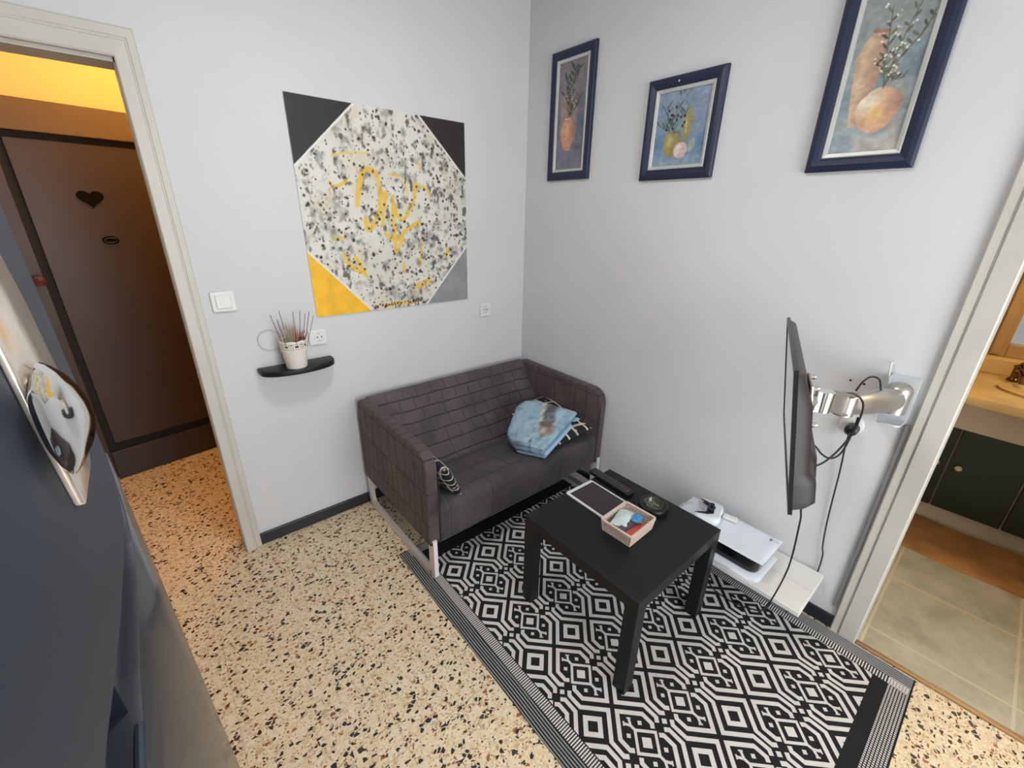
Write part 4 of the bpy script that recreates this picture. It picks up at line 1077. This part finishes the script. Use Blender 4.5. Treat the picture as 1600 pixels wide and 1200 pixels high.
# basket
BX, BY = -0.664, -1.408
t = thing('storage_basket', 'beige perforated plastic basket on the black table', 'basket', (BX, BY, TZ))
TM = Matrix.Translation((BX, BY, TZ)) @ Matrix.Rotation(0.03, 4, 'Z')
bm = bmesh.new()
hx, hy, ht = 0.083, 0.068, 0.052
def wallgrid(p0, p1, q1, q0, nx, ny):
    g = [[bm.verts.new(TM @ (p0.lerp(p1, i/nx)).lerp(q0.lerp(q1, i/nx), j/ny)) for i in range(nx+1)] for j in range(ny+1)]
    for j in range(ny):
        for i in range(nx):
            if 1 <= j < ny-2 and i % 2 == 1 and j % 2 == 1 and 0 < i < nx-1: continue
            bm.faces.new((g[j][i], g[j][i+1], g[j+1][i+1], g[j+1][i]))
k = 0.92
c0 = [Vector((-hx*k, -hy*k, 0.002)), Vector((hx*k, -hy*k, 0.002)), Vector((hx*k, hy*k, 0.002)), Vector((-hx*k, hy*k, 0.002))]
c1 = [Vector((-hx, -hy, ht)), Vector((hx, -hy, ht)), Vector((hx, hy, ht)), Vector((-hx, hy, ht))]
for i in range(4): wallgrid(c0[i], c0[(i+1) % 4], c1[(i+1) % 4], c1[i], 27 if i % 2 == 0 else 23, 9)
wallgrid(c0[0], c0[1], c0[2], c0[3], 27, 23)
o = obj('basket_body', bm, M['tan'], t); sol = o.modifiers.new('thick', 'SOLIDIFY'); sol.thickness = 0.0018
bm = bmesh.new()
tube(bm, [TM @ Vector((a, b_, ht)) for a, b_ in round_poly([(-hx, -hy), (hx, -hy), (hx, hy), (-hx, hy)], 0.012, 5)], 0, closed=True, sect=[(-0.0045, -0.003), (0.0045, -0.003), (0.0045, 0.003), (-0.0045, 0.003)])
obj('basket_rim', bm, M['tan'], t)
def packet(name, label, cx, cy, cz, lx, ly, lz, rot, m, seed, tilt=0.0):
    n = 18; P = np.zeros((n, 2*n, 3))
    Mx = TM @ Matrix.Translation((cx, cy, cz)) @ Matrix.Rotation(rot, 4, 'Z') @ Matrix.Rotation(tilt, 4, 'X')
    for i in range(n):
        for j in range(2*n):
            a = 2*i/(n-1)-1; jj = j if j < n else 2*n-1-j; b_ = 2*jj/(n-1)-1; sg = 1 if j < n else -1
            h = lz*((1-a*a)*(1-b_*b_))**0.5
            P[i, j] = Mx @ Vector((a*lx, b_*ly, sg*h+0.0035*mnoise.noise((a*2.5+seed, b_*2.5, 0))))
    return tag(grid_mesh(name, P, m), label, 'packet')
packet('snack_packet', 'red packet lying at the front of the beige basket', -0.012, -0.038, 0.024, 0.058, 0.022, 0.008, 0.0, M['pk_red'], 1)
packet('snack_packet', 'dark grey packet between the red and clear ones in the basket', -0.018, -0.010, 0.036, 0.052, 0.014, 0.006, -0.1, M['pk_dark'], 2, 0.3)
packet('plastic_bag', 'crumpled clear plastic bag at the back of the beige basket', 0.004, 0.026, 0.036, 0.058, 0.032, 0.013, 0.25, M['pk_clear'], 3)
packet('snack_packet', 'bright blue packet at the right end of the beige basket', 0.036, -0.016, 0.046, 0.026, 0.017, 0.005, 0.3, M['pk_blue'], 4)

# ================================================================= WHITE TILED SHELF with console
t = thing('wall_shelf', 'white tiled low wall shelf carrying the game console', 'shelf', (-0.15, -1.645, 0.205))
bm = bmesh.new(); box(bm, -0.300, -0.0125, -1.950, -1.335, 0.207, 0.226, 0.002); obj('shelf_board', bm, M['white_plastic'], t)
bm = bmesh.new()
for y0 in (-1.946, -1.74, -1.54): box(bm, -0.285, -0.150, y0, min(y0+0.196, -1.34), 0.226, 0.2295, 0.0008); box(bm, -0.147, -0.014, y0, min(y0+0.196, -1.34), 0.226, 0.2295, 0.0008)
obj('shelf_tiles', bm, M['tile_white'], t)
for y in (-1.85, -1.45):
    bm = bmesh.new(); prism(bm, [(-0.0125, 0.207), (-0.16, 0.207), (-0.0125, 0.12)], 'y', y-0.004, y+0.004); obj('shelf_bracket', bm, M['white_plastic'], t)
# console, lying flat: two white side plates round a glossy black core
t = thing('game_console', 'white and black game console lying flat on the tiled shelf', 'game console', (-0.175, -1.59, 0.2300))
def con_outline(x0, x1, y0, y1, r): return round_poly([(x0, y0), (x1, y0), (x1, y1), (x0, y1)], r, 8)
bm = bmesh.new()
prism(bm, round_poly([(-0.262, -1.772), (-0.085, -1.772), (-0.085, -1.405), (-0.262, -1.405)], [0.045, 0.01, 0.01, 0.045]), 'z', 0.246, 0.318, 0.003); obj('console_core', bm, M['ps_black'], t, True)
def ps_plate(z0, z1, up):
    nx, ny = 22, 40; P = np.zeros((2*nx, ny, 3))
    for i in range(2*nx):
        ii = i if i < nx else 2*nx-1-i; u = ii/(nx-1)
        for j in range(ny):
            w_ = j/(ny-1)
            x = -0.288+(-0.070+0.288)*u; y = -1.792+(-1.390+1.792)*w_
            r_ = 0.03
            lip = 0.010*max(0, 1-u/0.22)**2+0.006*max(0, 1-w_/0.16)**2      # front lip flares
            base = (z1-0.006+lip*0.4) if up else (z0+0.006-lip*0.9)
            th = 0.006*min(1, min(u, 1-u)*12, min(w_, 1-w_)*16)**0.5
            z = base+(th if i < nx else -th*0.4)
            P[i, j] = (x, y, z)
    return P
o = grid_mesh('top_plate', ps_plate(0.30, 0.330, True), M['ps_white'], t)
o = grid_mesh('bottom_plate', ps_plate(0.2305, 0.25, False), M['ps_white'], t)
# maker's mark: a small upright P over a swept S, and a short word bar
bm = bmesh.new()
def ls(pts, w_=0.0022):
    tube(bm, [(-0.100-b_, -1.764+a, 0.3312) for a, b_ in pts], w_*0.5, 5)
ls([(0.006, 0), (0.006, 0.016)]); ls([(0.006, 0.016), (0.0105, 0.0145), (0.0115, 0.011), (0.008, 0.0095)])
ls([(0.000, 0.003), (0.0, 0.0055), (0.005, 0.007)]); ls([(0.008, 0.003), (0.014, 0.0045), (0.014, 0.002), (0.006, -0.001)])
for k in range(4): ls([(-0.010-0.004*k, 0.002), (-0.010-0.004*k, 0.007)], 0.0014)
obj('logo', bm, M['logo'], t)
# controller
t = thing('game_controller', 'white wireless controller with a black centre on the console', 'controller', (-0.175, -1.50, 0.334))
CM = Matrix.Translation((-0.168, -1.520, 0.3345)) @ Matrix.Rotation(math.radians(196), 4, 'Z')
bm = bmesh.new()
gp = [(0.0, 0.040), (0.045, 0.044), (0.070, 0.030), (0.080, -0.010), (0.076, -0.055), (0.062, -0.066), (0.050, -0.050), (0.038, -0.022), (0.0, -0.020)]
outl = [(p.x, p.y) for p in smooth_path([(x, y, 0) for x, y in gp+[(-x, y) for x, y in gp[1:-1][::-1]]], 4, True)]
def loft(bm, outl, lev, mtx, cx=0, cy=0):
    rings = []
    for s_, z in lev: rings.append([bm.verts.new(mtx @ Vector((cx+(x-cx)*s_, cy+(y-cy)*s_, z))) for x, y in outl])
    for a, b2 in zip(rings[:-1], rings[1:]):
        for k in range(len(outl)): bm.faces.new((a[k], a[(k+1) % len(outl)], b2[(k+1) % len(outl)], b2[k]))
    bm.faces.new(rings[0][::-1]); bm.faces.new(rings[-1])
loft(bm, outl, [(0.86, 0.0), (0.97, 0.008), (1.0, 0.020), (0.97, 0.032), (0.88, 0.039)], CM)
obj('controller_shell', bm, M['ps_white'], t, True, 60)
bm = bmesh.new(); loft(bm, [(p.x, p.y) for p in smooth_path([(-0.030, -0.018, 0), (0.030, -0.018, 0), (0.036, 0.0, 0), (0.026, 0.012, 0), (0, 0.010, 0), (-0.026, 0.012, 0), (-0.036, 0.0, 0)], 4, True)], [(1.0, 0.036), (1.0, 0.041), (0.92, 0.043)], CM); obj('centre_plate', bm, M['ps_black'], t, True, 60)
bm = bmesh.new(); loft(bm, [(p.x, p.y) for p in smooth_path([(0.030, -0.016, 0), (0.046, -0.045, 0), (0.060, -0.060, 0), (0.052, -0.030, 0), (0.040, -0.004, 0)], 4, True)], [(1.0, 0.030), (1.0, 0.0402)], CM)
obj('grip_inlay', bm, M['ps_black'], t, True, 60); bm = bmesh.new()
loft(bm, [(p.x, p.y) for p in smooth_path([(-0.030, -0.016, 0), (-0.046, -0.045, 0), (-0.060, -0.060, 0), (-0.052, -0.030, 0), (-0.040, -0.004, 0)], 4, True)], [(1.0, 0.030), (1.0, 0.0402)], CM)
obj('grip_inlay', bm, M['ps_black'], t, True, 60)
for a in (-0.020, 0.020):
    bm = bmesh.new(); lathe(bm, [(0.006, 0.041), (0.006, 0.050), (0.010, 0.052), (0.010, 0.055), (0.0, 0.054)], CM @ Vector((a, -0.004, 0)), 16, cap=False); obj('thumb_stick', bm, M['black'], t, True)
bm = bmesh.new()
tube(bm, [(-0.262, -1.44, 0.3345), (-0.225, -1.398, 0.3345), (-0.185, -1.392, 0.335), (-0.150, -1.402, 0.336), (-0.135, -1.418, 0.337)], 0.0020, 6, sub=5)
tag(obj('charging_cord', bm, mat('pale_cord', (176, 184, 186), 0.5)), 'thin pale charging cord curling over the console', 'cord')
bm = bmesh.new(); prism(bm, round_poly([(-0.018, -0.03), (0.018, -0.03), (0.014, 0.03), (-0.014, 0.03)], 0.008), 'z', 0, 0.014, 0.004, 3, mtx=Matrix.Translation((-0.115, -1.585, 0.3335)) @ Matrix.Rotation(0.25, 4, 'Z'))
tag(obj('charger', bm, M['white_plastic'], None, True), 'small white charger piece right of the controller on the console', 'charger')

# ================================================================= TV on its arm
tc = Vector((-0.613, -1.803, 1.135)); yaw = 3.492; til = -0.185; TW, THh = 0.60, 0.345
uu = Vector((math.cos(yaw), math.sin(yaw), 0)); n0 = Vector((-uu.y, uu.x, 0))
vv = Vector((0, 0, 1))*math.cos(til)+n0*math.sin(til); nb = n0*math.cos(til)-Vector((0, 0, 1))*math.sin(til)   # nb points to the back
TVM = Matrix(((uu.x, vv.x, nb.x, tc.x), (uu.y, vv.y, nb.y, tc.y), (uu.z, vv.z, nb.z, tc.z), (0, 0, 0, 1)))
t = thing('television', 'flat black television on a wall arm, seen almost edge on', 'television', tc-Vector((0, 0, 0.19)))
bm = bmesh.new()
for a in ((-TW/2, TW/2, -THh/2, -THh/2+0.018), (-TW/2, TW/2, THh/2-0.013, THh/2), (-TW/2, -TW/2+0.013, -THh/2+0.018, THh/2-0.013), (TW/2-0.013, TW/2, -THh/2+0.018, THh/2-0.013)):
    box(bm, a[0], a[1], a[2], a[3], 0, 0.009, mtx=TVM)
obj('bezel', bm, M['black'], t)
bm = bmesh.new(); box(bm, -TW/2+0.012, TW/2-0.012, -THh/2+0.017, THh/2-0.012, 0.002, 0.008, mtx=TVM); obj('screen', bm, M['screen'], t)
nu_, nv_ = 60, 44; P = np.zeros((nv_, nu_, 3))
def sm(a, b_, x): x = min(1, max(0, (x-a)/(b_-a))); return x*x*(3-2*x)
for i in range(nv_):
    for j in range(nu_):
        a = 2*j/(nu_-1)-1; b_ = 2*i/(nv_-1)-1
        eu = min(1, (1-abs(a))/0.10)**0.5; ev = min(1, (1-abs(b_))/0.07)**0.5
        h = 0.017+0.014*sm(0.95, 0.35, b_)+0.014*sm(-0.45, -0.60, b_)+0.010*sm(0.30, 0.22, b_)*sm(0.55, 0.48, abs(a))
        h = 0.008+(h-0.0)*eu*ev
        P[i, j] = TVM @ Vector((a*(TW/2-0.004), b_*(THh/2-0.004), h))
obj_shell = grid_mesh('back_shell', P, M['tvback'], t)
bm = bmesh.new(); box(bm, -0.06, 0.06, -0.06, 0.06, 0.046, 0.054, 0.003, mtx=TVM); obj('mount_plate', bm, M['steel'], t)
for a in (-0.05, 0.05):
    for b_ in (-0.05, 0.05):
        bm = bmesh.new(); lathe(bm, [(0.007, 0), (0.007, 0.010), (0.004, 0.014)], TVM @ Vector((a, b_, 0.0535)), 12, TVM.to_3x3().to_4x4()); obj('bolt', bm, M['chrome'], t)

t = thing('tv_wall_arm', 'silver jointed TV arm bolted to the wall by the door casing', 'tv arm', (-0.10, -1.97, 0.95))
bm = bmesh.new()
box(bm, -0.007, 0.0, -2.007, -1.925, 0.955, 1.115, 0.002)
box(bm, -0.055, -0.007, -1.931, -1.927, 0.96, 1.11, 0.001)
prism(bm, round_poly([(0, -2.005), (-0.075, -2.002), (-0.085, -1.94), (0, -1.93)], [0, 0.02, 0.02, 0]), 'z', 0.955, 0.961)
obj('wall_plate', bm, mat('bracket_grey', (196, 200, 204), 0.4, metal=0.2), t)
J0 = Vector((-0.082, -1.968, 1.052)); J1 = Vector((-0.395, -1.900, 1.095)); J2 = TVM @ Vector((0, 0, 0.080))
bm = bmesh.new(); ball(bm, J0+Vector((0, 0, 0.030)), 0.036, 1, 1, 0.8); lathe(bm, [(0.034, -0.045), (0.036, 0.03)], J0, 28); lathe(bm, [(0.016, 0), (0.016, 0.06)], J0+Vector((0.005, 0, -0.01)), 16, axis_mtx((1, 0, 0))); obj('shoulder_joint', bm, M['steel'], t, True, 50)
bm = bmesh.new(); dr = (J1-J0).normalized()
tube(bm, [J0+dr*0.025, J0+dr*0.04, J0+dr*0.10, J0+dr*0.22, J1-dr*0.02, J1], [0.026, 0.037, 0.040, 0.037, 0.031, 0.022], 24); obj('upper_arm', bm, M['steel'], t, True, 60)
bm = bmesh.new(); lathe(bm, [(0.026, -0.030), (0.027, 0.030), (0.022, 0.034)], J1+dr*0.018, 24); obj('elbow_joint', bm, M['steel'], t, True, 50)
bm = bmesh.new(); d2 = (J2-J1).normalized(); tube(bm, [J1+d2*0.03, J2], 0, sect=[(-0.010, -0.026), (0.010, -0.026), (0.010, 0.026), (-0.010, 0.026)])
for s_ in (-1, 1): tube(bm, [J1+d2*0.03+Vector((0, 0, s_*0.030)), J1+d2*0.085+Vector((0, 0, s_*0.030))], 0, sect=[(-0.018, -0.003), (0.018, -0.003), (0.018, 0.003), (-0.018, 0.003)])
obj('forearm_link', bm, M['steel'], t)
bm = bmesh.new(); lathe(bm, [(0.021, -0.028), (0.022, 0.028)], J2-nb*0.0, 20); obj('tilt_joint', bm, M['chrome'], t, True, 50)
bm = bmesh.new(); tube(bm, [J2, TVM @ Vector((0, 0, 0.053))], 0.018, 14); obj('tilt_stub', bm, M['steel'], t, True)

def cable(name, label, pts, r=0.0028):
    bm = bmesh.new(); tube(bm, pts, r, 8, sub=8); tag(obj(name, bm, M['cable'], None, True), label, 'cable')
cable('power_cable', 'black cable hanging from under the television down to the rug', [(-0.640, -1.868, 0.985), (-0.630, -1.880, 0.93), (-0.56, -1.900, 0.80), (-0.47, -1.894, 0.68), (-0.40, -1.89, 0.47), (-0.33, -1.862, 0.25), (-0.25, -1.83, 0.10), (-0.19, -1.775, 0.012), (-0.215, -1.70, 0.008), (-0.20, -1.60, 0.010), (-0.14, -1.52, 0.06), (-0.06, -1.50, 0.15), (-0.02, -1.50, 0.18)])
cable('power_cable', 'long black cable running down the wall to the skirting', [(-0.058, -1.878, 0.885), (-0.055, -1.880, 0.82), (-0.022, -1.885, 0.70), (-0.012, -1.898, 0.48), (-0.016, -1.912, 0.36), (-0.010, -1.923, 0.30), (-0.012, -1.925, 0.14), (-0.020, -1.918, 0.04), (-0.040, -1.90, 0.009), (-0.08, -1.88, 0.008)])
cable('signal_cable', 'black cable looping over the arm elbow and down behind the television', [(-0.44, -1.885, 1.135), (-0.42, -1.912, 1.138), (-0.40, -1.935, 1.105), (-0.40, -1.935, 1.03), (-0.42, -1.920, 0.965), (-0.47, -1.900, 0.925), (-0.54, -1.880, 0.93), (-0.60, -1.868, 0.985)])
cable('signal_cable', 'black cable in a low hanging loop between the plug and the television', [(-0.590, -1.862, 1.030), (-0.52, -1.878, 0.990), (-0.46, -1.890, 0.945), (-0.42, -1.908, 0.925), (-0.37, -1.920, 0.935), (-0.32, -1.922, 0.99), (-0.27, -1.915, 1.02)])
cable('signal_cable', 'black cable bowed above the silver arm against the wall', [(-0.345, -1.900, 1.125), (-0.32, -1.905, 1.150), (-0.28, -1.915, 1.160), (-0.24, -1.930, 1.145), (-0.225, -1.940, 1.110)])
bm = bmesh.new(); tube(bm, [(-0.0, -1.93, 1.04), (-0.03, -1.926, 1.10), (-0.02, -1.918, 1.145), (-0.004, -1.92, 1.15)], 0.003, 8, sub=6)
tag(obj('cable_ties', bm, mat('pale_tie', (206, 210, 200), 0.5)), 'pale bent cable tie sticking up beside the arm wall plate', 'cable tie')

# ================================================================= LIGHT
def area(name, loc, size, power, color, target=None, sizey=None, shape=None):
    L = bpy.data.lights.new(name, 'AREA'); L.energy = power; L.color = color; L.size = size
    if sizey: L.shape = 'RECTANGLE'; L.size_y = sizey
    if shape: L.shape = shape
    o = bpy.data.objects.new(name, L); COL.objects.link(o); o.location = loc
    if target: o.rotation_euler = (Vector(target)-Vector(loc)).to_track_quat('-Z', 'Y').to_euler()
    return o
area('window_daylight', (-1.1, YF+0.01, 1.20), 1.45, 72, (0.94, 0.97, 1.0), (-1.0, 0, 0.75), 1.95)  # fills the enlarged unseen window, brightens lower wall and floor
area('ceiling_lamp_light', (-1.33, -1.20, 2.60), 0.32, 17, (1.0, 0.975, 0.95), (-1.33, -1.20, 0), shape='DISK')
def point(name, loc, power, color, r=0.08):
    L = bpy.data.lights.new(name, 'POINT'); L.energy = power; L.color = color; L.shadow_soft_size = r
    o = bpy.data.objects.new(name, L); COL.objects.link(o); o.location = loc
point('hall_lamp', (-1.62, 0.62, 2.47), 31, (1.0, 0.59, 0.22), 0.06)
point('bathroom_lamp', (0.9, -2.80, 2.30), 34, (1.0, 0.80, 0.52), 0.10)
W = bpy.data.worlds.new('world'); SC.world = W; W.use_nodes = True
W.node_tree.nodes['Background'].inputs[0].default_value = (0.75, 0.83, 0.92, 1); W.node_tree.nodes['Background'].inputs[1].default_value = 1.0
SC.view_settings.view_transform = 'Standard'; SC.view_settings.look = 'None'
SC.view_settings.gamma = 1.0; SC.view_settings.use_curve_mapping = False
SC.view_settings.exposure = -0.25
